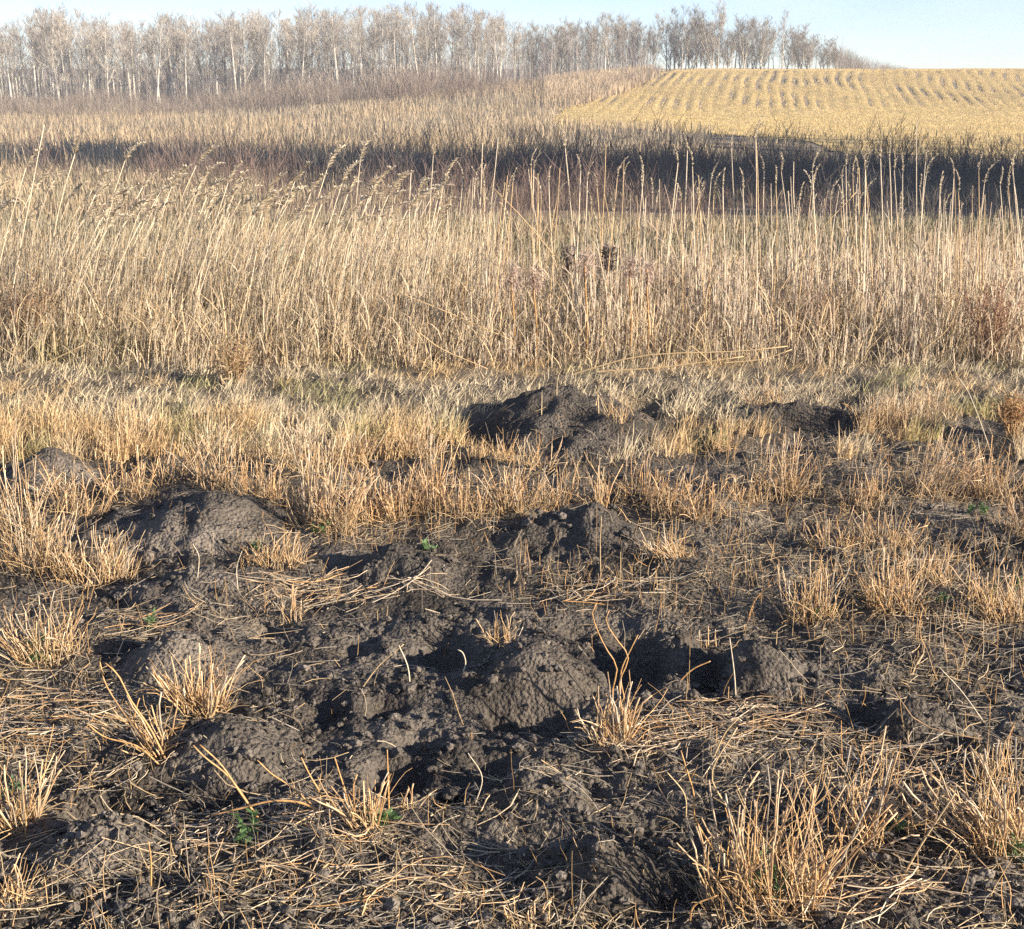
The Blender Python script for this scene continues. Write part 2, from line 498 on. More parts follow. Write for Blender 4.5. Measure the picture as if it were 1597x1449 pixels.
# ---------------------------------------------------------------- the ground sheet
def graded_rows():
    r = list(np.linspace(-385, -70, 10)) + list(np.linspace(-60, -2, 12)) + list(np.linspace(-1.5, 1.6, 14))
    y = 1.75
    while y < 9.0:
        r.append(y); y += max(.0085, .0013 * (y * y + 2.6))
    while y < 170:
        r.append(y); y += .018 * y
    while y < 385:
        r.append(y); y *= 1.06
    r.append(385.)
    return np.array(r)
rows = graded_rows()
inner = np.linspace(-.5, .5, 480)
outer = .5 + np.cumsum(np.geomspace(.004, 60, 30))
cols = np.concatenate([-outer[::-1], inner, outer])
scale = np.maximum(rows + .35, 2.0)
GX = np.clip(cols[None, :] * scale[:, None], -385, 385)
GX = GX + cols[None, :] * 1e-4
GY = np.broadcast_to(rows[:, None], GX.shape)
gx, gy = GX.ravel(), GY.ravel().copy()
gz = ground_h(gx, gy)
# thatch and soil colour by what grows there
cover = sstep(5.6, 7.0, gy + .8 * fbm(gx / .7, gy / .7, 111, 3))
patchy = sstep(-.15, .45, fbm(gx / .4, gy / .4, 121, 3))
soil_c = mixc(DARK, SOIL, sstep(-.4, .4, fbm(gx / .5, gy / .5, 131, 3)))
gc = mixc(soil_c, THATCH * .8, np.clip(cover * (.35 + .5 * patchy), 0, 1))
_pp = (gy > 1.5) & (gy < 8)
_lx, _ly = proj(gx[_pp], gy[_pp], 0 * gx[_pp])
gc[_pp] = mixc(gc[_pp], THATCH * .62, np.clip(straw_density(_lx, _ly) / 4.5, 0, .55) * (1 - .55 * sstep(900, 1100, _ly)) * (.45 + .55 * sstep(-.2, .3, fbm(gx[_pp] / .05, gy[_pp] / .05, 151, 2))))
far_c = mixc(FARTAN * .8, GREYST * .6, sstep(-.3, .5, fbm(gx / 9, gy / 5, 141, 3)))
gc = mixc(gc, far_c, sstep(9, 13, gy))
shrubby = sstep(21, 26, gy) * (1 - sstep(44, 54, gy))
gc = mixc(gc, BRUSH * .7, shrubby * .85)
nr, nc = GX.shape
ii = (np.arange(nr - 1)[:, None] * nc + np.arange(nc - 1)[None]).ravel()
quads = np.stack([ii, ii + 1, ii + nc + 1, ii + nc], 1)
ground = link('ground', new_mesh('ground', np.stack([gx, gy, gz], 1), quads, None, M_SOIL, gc))
tag(ground, 'dark bare soil running back into dry grassland', kind='structure')

# harvested field on the hill: its own sheet just above the ground
fy = np.concatenate([np.arange(50, 150, 1.0), np.geomspace(151, 380, 18)])
fx = np.concatenate([np.arange(-4, 64, .2), np.geomspace(65, 380, 18)])
FX, FY = np.meshgrid(fx, fy)
fxx, fyy = FX.ravel(), FY.ravel()
def row_phase(x, y):
    return (x - (.18 + .005 * np.clip(x - 18, 0, 25)) * (y - 110) + .5 * perlin(x / 6, y / 30, 15)) / .9 * 2 * np.pi
rowrel = np.cos(row_phase(fxx, fyy)) * (.25 + .75 * sstep(-.3, .35, perlin(fxx / 3, fyy / 12, 19)))
fz = base(fxx, fyy) + .03 + .075 * rowrel * sstep(84, 98, fyy)
inside = in_field(fxx, fyy).reshape(FX.shape)
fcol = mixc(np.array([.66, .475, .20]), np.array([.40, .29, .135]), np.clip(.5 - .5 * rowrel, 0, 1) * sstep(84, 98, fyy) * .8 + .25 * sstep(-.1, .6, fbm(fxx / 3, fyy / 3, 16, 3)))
m_, n_ = FX.shape
cell_in = inside[:-1, :-1] & inside[1:, :-1] & inside[:-1, 1:] & inside[1:, 1:]
ii = (np.arange(m_ - 1)[:, None] * n_ + np.arange(n_ - 1)[None])[cell_in]
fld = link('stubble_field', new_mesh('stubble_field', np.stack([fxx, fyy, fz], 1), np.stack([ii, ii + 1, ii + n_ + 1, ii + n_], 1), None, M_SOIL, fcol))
tag(fld, 'golden harvested grain field rising over the hill', kind='structure')

# ---------------------------------------------------------------- soil mounds, each a heap of its own
for m in _M:
    mx, my, a, b, hh, ro, sk, lab = m
    st = .0085 if my < 5 else .011
    xs = np.arange(mx - 1.22 * a, mx + 1.22 * a, st); ys = np.arange(my - 1.22 * b, my + 1.22 * b, st * 1.2)
    X, Y = np.meshgrid(xs, ys); x, y = X.ravel(), Y.ravel()
    bz = bump(x, y, m)
    z = base(x, y) + hollow(x, y) + soil_noise(x, y, 1.0) * 1.0 + bz
    smooth_t = sstep(.02, .5, bz / hh) * (1.15 - .75 * min(ro, 1.0))
    z = z - smooth_t * (soil_noise(x, y, 1.0) - soil_noise(x, y, .3))
    z = np.where(bz < 1e-5, z - .02, z - .004)
    dry = sstep(-.3, .4, fbm(x / .25, y / .25, 133, 3))
    c = mixc(SOIL * .9, SOIL * np.array([1.5, 1.47, 1.43]), dry * (1 - .5 * min(ro, 1)))
    if 'dark' in lab or 'black' in lab: c = c * .72
    r, q = X.shape
    keep = (bz.reshape(X.shape) > 1e-5)
    kc = keep[:-1, :-1] | keep[1:, :-1] | keep[:-1, 1:] | keep[1:, 1:]
    ii = (np.arange(r - 1)[:, None] * q + np.arange(q - 1)[None])[kc]
    me = new_mesh('soil_mound', np.stack([x - mx, y - my, z], 1), np.stack([ii, ii + 1, ii + q + 1, ii + q], 1), None, M_SOIL, c)
    tag(link('soil_mound', me, None, (mx, my, 0)), lab, 'soil mound', 'mounds of dug soil')

# ---------------------------------------------------------------- far: grass slope, brush, valley shrubs, stubble (masses)
def frame_x(px, y):
    return (px - CX) / F * y * 1.0

def scatter(n, px0, px1, y0, y1, power=1.0):
    y = y0 + (y1 - y0) * U(0, 1, n) ** power
    x = frame_x(U(px0, px1, n), y)
    return x, y

def add_blades(g, x, y, z, L, W, c, lean=.25, k=3, az0=None, bend=.4):
    n = len(x)
    az = U(0, 2 * np.pi, n) if az0 is None else N_(az0, .8, n)
    pts = curve_stems(x, y, z, L, az, np.abs(N_(0, lean, n)), np.abs(N_(0, bend, n)), k)
    th = U(-.9, .9, n)
    side = np.stack([np.cos(th), np.sin(th), np.zeros(n)], 1)
    taper = np.linspace(1, .25, k)
    g.ribbons(pts, np.asarray(W).reshape(-1, 1) * taper[None], side, c)

# pale grass on the far slope
g = Geo()
x, y = scatter(44000, -250, 1100, 44, 126, .8)
k = ~in_field(x, y)
x, y = x[k], y[k]
dens = fbm(x / 7, y / 4, 201, 3)
k = U(-.6, .5, len(x)) < dens + .25
x, y, dens = x[k], y[k], dens[k]
patch = sstep(-.3, .5, fbm(x / 12, y / 5, 205, 3))
c = mixc(FARTAN, GREYST * .8, patch * .7) * (1 + N_(0, .14, (len(x), 1)))
add_blades(g, x, y, base(x, y) - .03, U(.35, .85, len(x)), U(.03, .07, len(x)), c)
x, y = scatter(7000, 850, 1010, 94, 127)
k = ~in_field(x - .5, y); x, y = x[k], y[k]
add_blades(g, x, y, base(x, y) - .03, U(.5, 1.0, len(x)), U(.03, .06, len(x)), mixc(np.array([.62, .48, .33]), FARTAN * 1.1, U(0, 1, len(x))))
tag(link('slope_grass', g.mesh('slope_grass', M_GRASS)), 'pale dry grass covering the far slope below the trees', kind='stuff')

# brown brush at the foot of the trees
def bushes(g, x, y, h, per, colour, r0=.008, spread=.75):
    n = len(x)
    bx = np.repeat(x, per); by = np.repeat(y, per); hh = np.repeat(h, per) * U(.55, 1.1, n * per)
    az = U(0, 2 * np.pi, n * per)
    off = U(0, .35, n * per) * hh
    px = bx + off * np.sin(az); py = by + off * np.cos(az)
    pts = curve_stems(px, py, base(px, py) - .05, hh, az, np.abs(N_(0, spread * .5, n * per)), N_(0, .35, n * per), 3)
    cc = np.repeat(colour, per, 0) * (1 + N_(0, .2, (n * per, 1)))
    th = U(-1.1, 1.1, n * per)
    g.ribbons(pts, (np.repeat(h, per) * r0 * 1.3)[:, None] * np.array([[1, .75, .35]]), np.stack([np.cos(th), np.sin(th), 0 * th], 1), cc)
    # side twigs
    m = 2
    ti = np.repeat(np.arange(n * per), m); s = U(.35, .95, len(ti))
    lo = np.where(s < .5, 0, 1); fr = np.where(s < .5, s * 2, s * 2 - 1)
    b0 = pts[ti, lo] * (1 - fr[:, None]) + pts[ti, lo + 1] * fr[:, None]
    tw = curve_stems(b0[:, 0], b0[:, 1], b0[:, 2], hh[ti] * U(.2, .45, len(ti)), U(0, 2 * np.pi, len(ti)), U(.3, .9, len(ti)), N_(0, .2, len(ti)), 2)
    th = U(-.9, .9, len(ti))
    g.ribbons(tw, (hh[ti] * r0)[:, None] * np.array([[1.3, .6]]), np.stack([np.cos(th), np.sin(th), 0 * th], 1), cc[ti])

g = Geo()
x, y = scatter(2700, -300, 1010, 106, 133)
k = ~in_field(x - 1.5, y)
x, y = x[k], y[k]
h = U(1.4, 2.9, len(x)) * (.75 + .5 * sstep(-.3, .3, fbm(x / 8, y / 8, 211, 2)))
px_, _ = proj(x, y, base(x, y))
h *= (.58 + .30 * sstep(250, 520, px_)) * (1 - .68 * sstep(640, 860, px_ + 60 * perlin(x / 3, y / 3, 12)))
c = mixc(BRUSH, REDBR, sstep(520, 900, px_ + 200 * perlin(x / 5, y / 5, 3)) * .8 * (1 - sstep(112, 124, y)))
bushes(g, x, y, h, 12, c, .008)
y = U(88, 124, 150); x = np.interp(y, [66, 80, 90, 104, 122, 145], [14.0, 2.0, 3.0, 8.5, 13.2, 17.0]) - .7 + N_(0, .35, 150)
bushes(g, x, y, U(.5, 1.3, 150) * sstep(84, 96, y), 10, jitter([.22, .18, .15], 150), .008)
tag(link('brush_thicket', g.mesh('brush_thicket', M_TWIG)), 'brown leafless brush along the foot of the pale trees', kind='stuff')

g = Geo()
x, y = scatter(2600, -300, 1000, 133, 185)
h = U(1.6, 5.0, len(x))
bushes(g, x, y, h, 4, jitter([.34, .29, .24], len(x)), .0055, .35)
tag(link('grove_saplings', g.mesh('grove_saplings', M_TWIG)), 'thin grey saplings filling the depth of the grove', kind='stuff')

# low russet and grey shrubs in the dip, mostly in shade
g = Geo()
x, y = scatter(4700, -200, 1800, 18.5, 62, 1.15)
px_, _ = proj(x, y, base(x, y))
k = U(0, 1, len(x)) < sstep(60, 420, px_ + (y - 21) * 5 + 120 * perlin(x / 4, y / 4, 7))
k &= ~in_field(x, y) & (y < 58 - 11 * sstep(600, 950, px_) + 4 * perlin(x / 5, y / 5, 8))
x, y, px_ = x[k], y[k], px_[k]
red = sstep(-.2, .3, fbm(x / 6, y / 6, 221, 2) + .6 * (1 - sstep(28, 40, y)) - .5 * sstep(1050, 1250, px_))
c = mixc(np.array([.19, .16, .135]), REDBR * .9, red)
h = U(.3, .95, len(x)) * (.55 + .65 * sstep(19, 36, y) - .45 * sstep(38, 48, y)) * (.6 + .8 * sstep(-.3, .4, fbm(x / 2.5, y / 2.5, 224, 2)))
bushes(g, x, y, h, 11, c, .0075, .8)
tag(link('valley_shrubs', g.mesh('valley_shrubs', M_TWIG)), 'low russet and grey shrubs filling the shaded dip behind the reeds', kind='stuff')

# rank grass behind the reeds and down the left of the dip
g = Geo()
x1, y1 = scatter(16000, -200, 1800, 10.2, 16.8, 1.0)
x2, y2 = scatter(14000, -250, 420, 20, 60, 1.2)
x3, y3 = scatter(9000, 300, 1800, 24, 70, 1.2)
x = np.concatenate([x1, x2, x3]); y = np.concatenate([y1, y2, y3])
px_, _ = proj(x, y, base(x, y))
patch = sstep(-.3, .4, fbm(x / 3, y / 3, 231, 3) + .25 * sstep(700, 1100, px_))
c = mixc(FARTAN * 1.05, np.array([.33, .29, .18]), patch * .8) * (1 + N_(0, .15, (len(x), 1)))
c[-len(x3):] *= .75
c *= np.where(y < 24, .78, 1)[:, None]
L = U(.12, .30, len(x)) * np.where(y > 20, 1.4, 1)
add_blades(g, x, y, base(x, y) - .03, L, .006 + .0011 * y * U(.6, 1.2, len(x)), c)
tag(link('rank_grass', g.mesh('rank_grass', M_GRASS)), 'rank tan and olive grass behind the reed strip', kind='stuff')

# stubble standing in rows on the hill
g = Geo()
x, y = scatter(120000, 780, 1800, 60, 140, .9)
k = in_field(x, y)
x, y = x[k], y[k]
hill = sstep(84, 98, y)
k = U(0, 1, len(x)) < .6 * (1 - hill) + np.where(np.cos(row_phase(x, y)) + 0.7 * perlin(x / 1.7, y / 9, 18) > -.4, .85, .22) * hill
x, y, hill = x[k], y[k], hill[k]
c = mixc(np.array([.74, .54, .235]), np.array([.62, .47, .24]), sstep(-.3, .4, fbm(x / 4, y / 4, 241, 3))) * (1 + N_(0, .16, (len(x), 1)))
add_blades(g, x, y, base(x, y), U(.07, .15, len(x)), U(.018, .04, len(x)), c, .15, 2, None, .1)
tag(link('field_stubble', g.mesh('field_stubble', M_GRASS)), 'golden grain stubble standing in curved rows on the hill', kind='stuff')

# ---------------------------------------------------------------- trees
TRUNK = np.array([.60, .55, .45]); TWIGC = np.array([.43, .37, .295])

def aspen_meshes(seed, h, forks=1, low=.42, bushy=1.0, tone=1.0, trunk_r=.0125, twigc=TWIGC, reach=1.0):
    r = np.random.default_rng(seed)
    stems = []
    k = 11
    def stem(p0, h0, lean, az, rad, sway=.02):
        t = np.linspace(0, 1, k)
        px = p0[0] + np.sin(az) * lean * h0 * t + np.cumsum(r.normal(0, sway * h0 / k, k))
        py = p0[1] + np.cos(az) * lean * h0 * t + np.cumsum(r.normal(0, sway * h0 / k, k))
        px -= px[0] - p0[0]; py -= py[0] - p0[1]
        pz = p0[2] + h0 * t
        return np.stack([px, py, pz], 1), rad * (1 - t * .88)
    main = stem((0, 0, -.15), h, r.uniform(-.04, .06), r.uniform(0, 6.28), trunk_r * h)
    stems.append(main)
    for f in range(forks - 1):
        i = r.integers(0, 5) if forks > 2 else r.integers(3, 6)
        p = main[0][i]
        stems.append(stem(p, (h - p[2]) * r.uniform(.8, 1.0), r.uniform(.15, .4), r.uniform(0, 6.28), main[1][i] * .75))
    gt = Geo()
    for p, rad in stems:
        gt.tubes(p[None], rad[None], mixc(TRUNK * tone, TWIGC * 1.3, np.linspace(0, 1, k) ** 2.2)[None], 7)
    gc_ = Geo()
    for p, rad in stems:
        n = int(34 * bushy)
        t = np.sort(low + (0.99 - low) * r.uniform(0, 1, n) ** .85)
        idx = t * (k - 1); i0 = np.minimum(idx.astype(int), k - 2); f = (idx - i0)[:, None]
        b0 = p[i0] * (1 - f) + p[i0 + 1] * f
        hh = p[-1, 2] - p[0, 2]
        q_ = (t - low) / (1 - low)
        L = hh * reach * r.uniform(.08, .2, n) * (1.1 - .65 * q_) * np.where(q_ < .35, r.uniform(.35, 1, n), 1)
        az = r.uniform(0, 6.283, n)
        br = _cs(r, b0, L, az, r.uniform(.5, 1.0, n), -r.uniform(.2, .6, n), 4)
        cb = np.repeat(mixc(TRUNK * .75 * tone, twigc, r.uniform(.3, .9, n))[:, None], 4, 1)
        gc_.tubes(br, (L * .011)[:, None] * np.array([[1, .8, .55, .3]]), cb, 3)
        m = 6
        bi = np.repeat(np.arange(n), m); s = r.uniform(.2, 1, n * m) * 2.999
        j = s.astype(int); f = (s - j)[:, None]
        b1 = br[bi, j] * (1 - f) + br[bi, j + 1] * f
        L1 = L[bi] * r.uniform(.25, .6, n * m)
        sb = _cs(r, b1, L1, az[bi] + r.normal(0, .9, n * m), r.uniform(.1, .8, n * m), -r.uniform(0, .4, n * m), 3)
        c1 = np.broadcast_to(twigc, (n * m, 3)) * (1 + r.normal(0, .15, (n * m, 1)))
        th = r.uniform(-1.2, 1.2, n * m)
        gc_.ribbons(sb, np.full((n * m, 1), .022) * np.array([[1, .8, .4]]), np.stack([np.cos(th), np.sin(th), 0 * th], 1), c1)
        q = 3
        ti = np.repeat(np.arange(n * m), q); s = r.uniform(.2, 1, n * m * q) * 1.999
        j = s.astype(int); f = (s - j)[:, None]
        b2 = sb[ti, j] * (1 - f) + sb[ti, j + 1] * f
        L2 = r.uniform(.2, .6, len(ti))
        tw = _cs(r, b2, L2, r.uniform(0, 6.28, len(ti)), r.uniform(.1, .9, len(ti)), r.normal(0, .2, len(ti)), 2)
        th = r.uniform(-1.2, 1.2, len(ti))
        gc_.ribbons(tw, np.full((len(ti), 1), .014) * np.array([[1, .5]]), np.stack([np.cos(th), np.sin(th), 0 * th], 1), c1[ti])
    return gt.mesh('trunk', M_BARK), gc_.mesh('crown', M_TWIG)

def _cs(r, b0, L, az, tilt, bend, k):
    n = len(L); t = np.linspace(0, 1, k)
    th = tilt[:, None] + bend[:, None] * t
    ds = (L / (k - 1))[:, None]
    az = az[:, None]
    out = np.repeat(b0[:, None], k, 1).copy()
    out[:, 1:, 0] += np.cumsum(np.sin(th) * np.sin(az) * ds, 1)[:, :-1]
    out[:, 1:, 1] += np.cumsum(np.sin(th) * np.cos(az) * ds, 1)[:, :-1]
    out[:, 1:, 2] += np.cumsum(np.cos(th) * ds, 1)[:, :-1]
    return out

KINDS = [aspen_meshes(100 + i, 9.0, 1 if i % 3 else 2, .18 + .08 * (i % 3), 1.0, 1 - .10 * (i % 4), .009 + .003 * (i % 3), TWIGC * (1 - .07 * (i % 3)), 1.5) for i in range(9)]
BUSHY = [aspen_meshes(200 + i, 8.0, 5 + i % 2, .06, .7, .8, .009, np.array([.33, .285, .23]), 1.5) for i in range(4)]

def place_tree(kind, x, y, h, h0, label, group, rz, name='aspen_tree', wide=1.0):
    e = bpy.data.objects.new(name, None)
    COL.objects.link(e)
    e.location = (x, y, float(base(x, y)))
    s = h / h0
    e.scale = (s * wide * U(.9, 1.15), s * wide * U(.9, 1.15), s)
    e.rotation_euler = (N_(0, .02), N_(0, .025), rz)
    tag(e, label, 'tree', group)
    link('trunk', kind[0], e); link('crown', kind[1], e)
    return e

def grove_label(px):
    z = [(60, 'at the left edge of the grove'), (180, 'near the wide pale fork in the grove'), (320, 'near the bright straight trunk in the grove'), (460, 'near the clean white trunk at the grove middle'), (600, 'near the thick pale trunk in the grove'), (700, 'between the thick pale trunk and the right end of the grove'), (9999, 'at the right end of the long grove')]
    return 'pale bare aspen ' + [t for m, t in z if px < m][0]

def tree_at(kind, h0, px, y, top, label, group, name='aspen_tree'):
    x = float(frame_x(px, y))
    z = float(base(x, y))
    ztop = 1.6 + (110.4 - top - 9) / F * y
    place_tree(kind, x, y, max(ztop - z, 2.0), h0, label, group, U(0, 6.28), name, 1.6 if kind in BUSHY else 1.35)

# the long grove on the left: top outline by photograph column
def outline(px):
    return np.interp(px, [-150, 0, 60, 110, 200, 300, 400, 480, 560, 640, 720, 790, 815, 840, 900, 960, 1005], [45, 40, 30, 20, 32, 28, 30, 14, 22, 14, 18, 26, 40, 34, 26, 22, 40])
special = [(105, 131, 8, 'tallest pale aspen near the left edge standing above its neighbours', 0), (116, 128, 62, 'aspen with a wide pale fork in the left of the grove', 3),
           (190, 128, 40, 'aspen with a high crooked fork left of the middle of the grove', 6), (262, 128, 28, 'bright straight white aspen trunk in the left part of the grove', 1),
           (384, 129, 24, 'clean white aspen trunk rising out of the brown brush at the middle of the grove', 2), (537, 129, 16, 'thick pale aspen trunk above the brown brush, right of the grove middle', 5)]
for px, y, top, lab, kd in special:
    tree_at(KINDS[kd], 9.0, px, y, top, lab, 'aspens of the long grove')
cols_px = np.linspace(-140, 812, 140)
for i, px in enumerate(cols_px):
    y = 128 + (i * 37 % 13) * 1.2 + U(0, 4)
    tree_at(KINDS[i % 9], 9.0, px + N_(0, 9), y, outline(px) + abs(N_(0, 16)) - 3, grove_label(px), 'aspens of the long grove')
for i, px in enumerate(np.linspace(-160, 810, 110)):
    tree_at(KINDS[(i * 5 + 2) % 9], 9.0, px + N_(0, 11), U(141, 180), outline(px) + abs(N_(0, 12)) - 3, grove_label(px), 'aspens of the long grove')
for i, px in enumerate(np.linspace(824, 1012, 30)):
    kd = KINDS[i % 9] if i % 2 else BUSHY[i % 4]
    tree_at(kd, 9.0 if i % 2 else 8.0, px + N_(0, 3), U(140, 160), outline(px) + abs(N_(0, 12)), 'greyish bare tree between the long grove and the hilltop gap, ' + ('nearer the grove' if px < 915 else 'nearer the gap'), 'trees left of the hilltop gap')
# the bushier clump on the hilltop
for i, (px, top) in enumerate([(1030, 20), (1042, 32), (1052, 14), (1064, 26), (1075, 12), (1088, 30), (1098, 18), (1122, 28), (1132, 40), (1145, 26), (1158, 34), (1170, 22), (1182, 42), (1222, 44), (1232, 38), (1243, 46), (1253, 52), (1264, 54), (1274, 62), (1284, 66), (1296, 74), (1080, 44), (1115, 50), (1150, 52), (1190, 50), (1240, 60), (1035, 50), (1048, 46), (1058, 40), (1070, 34), (1092, 52), (1104, 40), (1128, 56), (1140, 48), (1164, 58), (1176, 46), (1198, 62), (1210, 48), (1218, 66), (1228, 58), (1248, 66), (1260, 70), (1270, 76), (1280, 80), (1290, 84)]):
    kd = BUSHY[i % 4] if i % 4 else KINDS[i % 9]
    tree_at(kd, 8.0 if i % 4 else 9.0, px, U(146, 158), top, 'bushy bare tree on the golden crest ' + ('left of the white forked aspen' if px < 1106 else 'between the forked aspen and the straight white trunk' if px < 1203 else 'right of the straight white trunk'), 'clump of trees on the hilltop')
tree_at(KINDS[3], 9.0, 1106, 142, 8, 'white forked aspen standing out in the hilltop clump', 'clump of trees on the hilltop')
tree_at(KINDS[1], 9.0, 1203, 142, 20, 'single straight white trunk at the right of the hilltop clump', 'clump of trees on the hilltop')
g = Geo()
y = U(150, 160, 260); px = U(1285, 1390, 260); x = frame_x(px, y)
bushes(g, x, y, np.interp(px, [1285, 1320, 1385], [2.6, 1.4, .5]) * U(.6, 1.1, 260), 10, jitter([.30, .26, .22], 260), .006)
tag(link('skyline_scrub', g.mesh('skyline_scrub', M_TWIG)), 'low leafless scrub tapering off along the skyline right of the hilltop clump', kind='stuff')

# spruces of the shelterbelt to the right: what shades the dip
def spruce_meshes(seed, h=10.0):
    r = np.random.default_rng(seed)
    gt = Geo(); t = np.linspace(0, 1, 6)
    gt.tubes(np.stack([0 * t, 0 * t, t * h], 1)[None], (.16 * (1 - t * .95))[None], np.array([.16, .12, .09]), 7)
    gl = Geo()
    n = 420
    tt = r.uniform(.05, .99, n)
    L = (1 - tt) * h * .26 + .25
    b = np.stack([0 * tt, 0 * tt, tt * h], 1)
    az = r.uniform(0, 6.28, n)
    br = _cs(r, b, L, az, r.uniform(1.35, 1.75, n), -r.uniform(0, .35, n), 4)
    side = np.stack([np.cos(az), -np.sin(az), r.normal(0, .35, n)], 1)
    gl.ribbons(br, (L * .42)[:, None] * np.array([[.5, 1, .8, .1]]), side, np.array([.05, .075, .045]) * (1 + r.normal(0, .2, (n, 1))))
    return gt.mesh('trunk', M_BARK), gl.mesh('crown', M_NEEDLE)
SPR = [spruce_meshes(300 + i) for i in range(3)]
for i in range(54):
    yy = 9 + 29 * (i + .5) / 54 + U(-.7, .7)
    xx = max(23 + U(0, 9), .38 * yy + 8.0)
    hh = np.interp(yy, [9, 14, 20, 26, 30, 38], [6.5, 8.0, 10.0, 13.5, 16.0, 17.0]) * U(.88, 1.1)
    place_tree(SPR[i % 3], xx, yy, hh, 10.0, 'dark spruce of the shelterbelt that shades the dip', 'shelterbelt spruces', U(0, 6.28), 'spruce_tree')
for i in range(7):
    yy = 41 + 19 * (i + .5) / 7
    place_tree(KINDS[i % 9], .38 * yy + 9 + U(0, 8), yy, U(10, 13), 9.0, 'bare tree at the end of the shelterbelt beside the field', 'bare trees of the shelterbelt', U(0, 6.28), 'bare_tree')

# ---------------------------------------------------------------- the reed strip
def reed_base_depth(px):
    return 7.75 + .5 * perlin(px / 160., 0.3, 71)

def panicle(seed, nod, L=.17, n=70, fl=.3):
    """one dry plume: a nodding axis with hanging spikelets"""
    r = np.random.default_rng(seed)
    k = 7; t = np.linspace(0, 1, k)
    th = nod * t
    ax = np.zeros((k, 3)); ds = L / (k - 1)
    ax[1:, 0] = np.cumsum(np.sin(th) * ds)[:-1]; ax[1:, 2] = np.cumsum(np.cos(th) * ds)[:-1]
    g = Geo()
    g.tubes(ax[None], np.linspace(.0014, .0005, k)[None], PALE * .8, 3)
    s = r.uniform(.05, 1, n) * (k - 1.001); j = s.astype(int); f = (s - j)[:, None]
    b = ax[j] * (1 - f) + ax[j + 1] * f
    tl = 1 - .5 * s / k
    az = r.normal(np.pi / 2, 1.1, n)
    sp = _cs(r, b, L * r.uniform(.5 * fl, 1.1 * fl, n) * tl, az, r.uniform(.1, .55, n) + nod * .5, r.uniform(.2, .9, n), 4)
    thh = r.uniform(-1.2, 1.2, n)
    c = mixc(np.array([.80, .68, .49]), np.array([.58, .47, .31]), r.uniform(0, 1, n))
    g.ribbons(sp, np.full((n, 1), .0068) * np.array([[.35, 1, 1, .3]]), np.stack([np.cos(thh), np.sin(thh), 0 * thh], 1), c)
    return g.mesh('seed_head', M_GRASS)

NOD = [panicle(400 + i, .55 + .14 * i, .15 + .008 * i, 105, .24) for i in range(6)]
UPR = [panicle(420 + i, .35 + .16 * i, .10 + .008 * i, 42, .16) for i in range(6)]

def reed_label(px):
    z = [(130, 'at the left edge of the strip'), (330, 'before the brown dip at left'), (520, 'left of the fat nodding plume'), (700, 'between the straight single reed and the golden plume'),
         (860, 'just left of the dark weed heads'), (1010, 'behind the dark weed heads'), (1160, 'left of the thick golden clump'), (1300, 'right of the thick golden clump'), (1430, 'in the close row before the tallest reed'), (9999, 'at the right edge of the strip')]
    w = [t for m, t in z if px < m][0]
    return ('pale reed leaning with its nodding plume ' if px < 700 else 'upright straw-coloured reed ') + w, 'reeds ' + w

def reed(top, base_px, depth, label, group, head=True, nod=False, rad=.0035, colour=None, i=0):
    tp = onplane(top[0], top[1], depth)
    bx = (base_px - CX) / F * math.hypot(depth, 1.6)
    bz = float(topz(bx, depth)[0]) - .02
    e = bpy.data.objects.new('reed_stalk', None); COL.objects.link(e)
    e.location = (bx, depth, bz)
    hl = (.16 if nod else .11) if head else 0
    d = np.array([tp[0] - bx, N_(0, .06), tp[2] - bz - hl * .75])
    k = 7; t = np.linspace(0, 1, k)
    p = np.zeros((k, 3))
    p[:, 0] = d[0] * t ** (1.5 if nod else 1.15) + np.cumsum(N_(0, .0035, k)) * t
    p[:, 1] = d[1] * t
    p[:, 2] = d[2] * t
    c = (PALE if colour is None else colour) * 1.2 * (1 + N_(0, .1))
    g = Geo(); g.tubes(p[None], (rad * np.linspace(1, .45, k))[None], mixc(c * .92, c, t)[None], 5, True)
    link('stem', g.mesh('stem', M_STRAW), e)
    if head:
        h = link('seed_head', (NOD if nod else UPR)[i % 6], e)
        h.location = p[-1]
        h.rotation_euler = (0, math.atan2(p[-1, 0] - p[-2, 0], p[-1, 2] - p[-2, 2]), N_(0, .35) + (0 if nod or U() < .6 else math.pi))
        s = U(.85, 1.2); h.scale = (s, s, s)
    for _ in range(rng.integers(1, 4)):
        tt = U(.15, .62)
        b0 = np.array([[np.interp(tt, t, p[:, a]) for a in range(3)]])
        lf = curve_stems(b0[:, 0], b0[:, 1], b0[:, 2], U(.12, .26, 1), N_(np.pi / 2 if nod else 0, 1.3, 1), U(.15, .5, 1), U(.6, 2.2, 1), 5)
        th = U(-1, 1, 1)
        g = Geo(); g.ribbons(lf, .007 * np.array([[.7, 1, .9, .6, .1]]), np.stack([np.cos(th), np.sin(th), 0 * th], 1), jitter(PALE * .85, 1))
        link('leaf', g.mesh('leaf', M_GRASS), e)
    tag(e, label, 'reed', group)
    return e

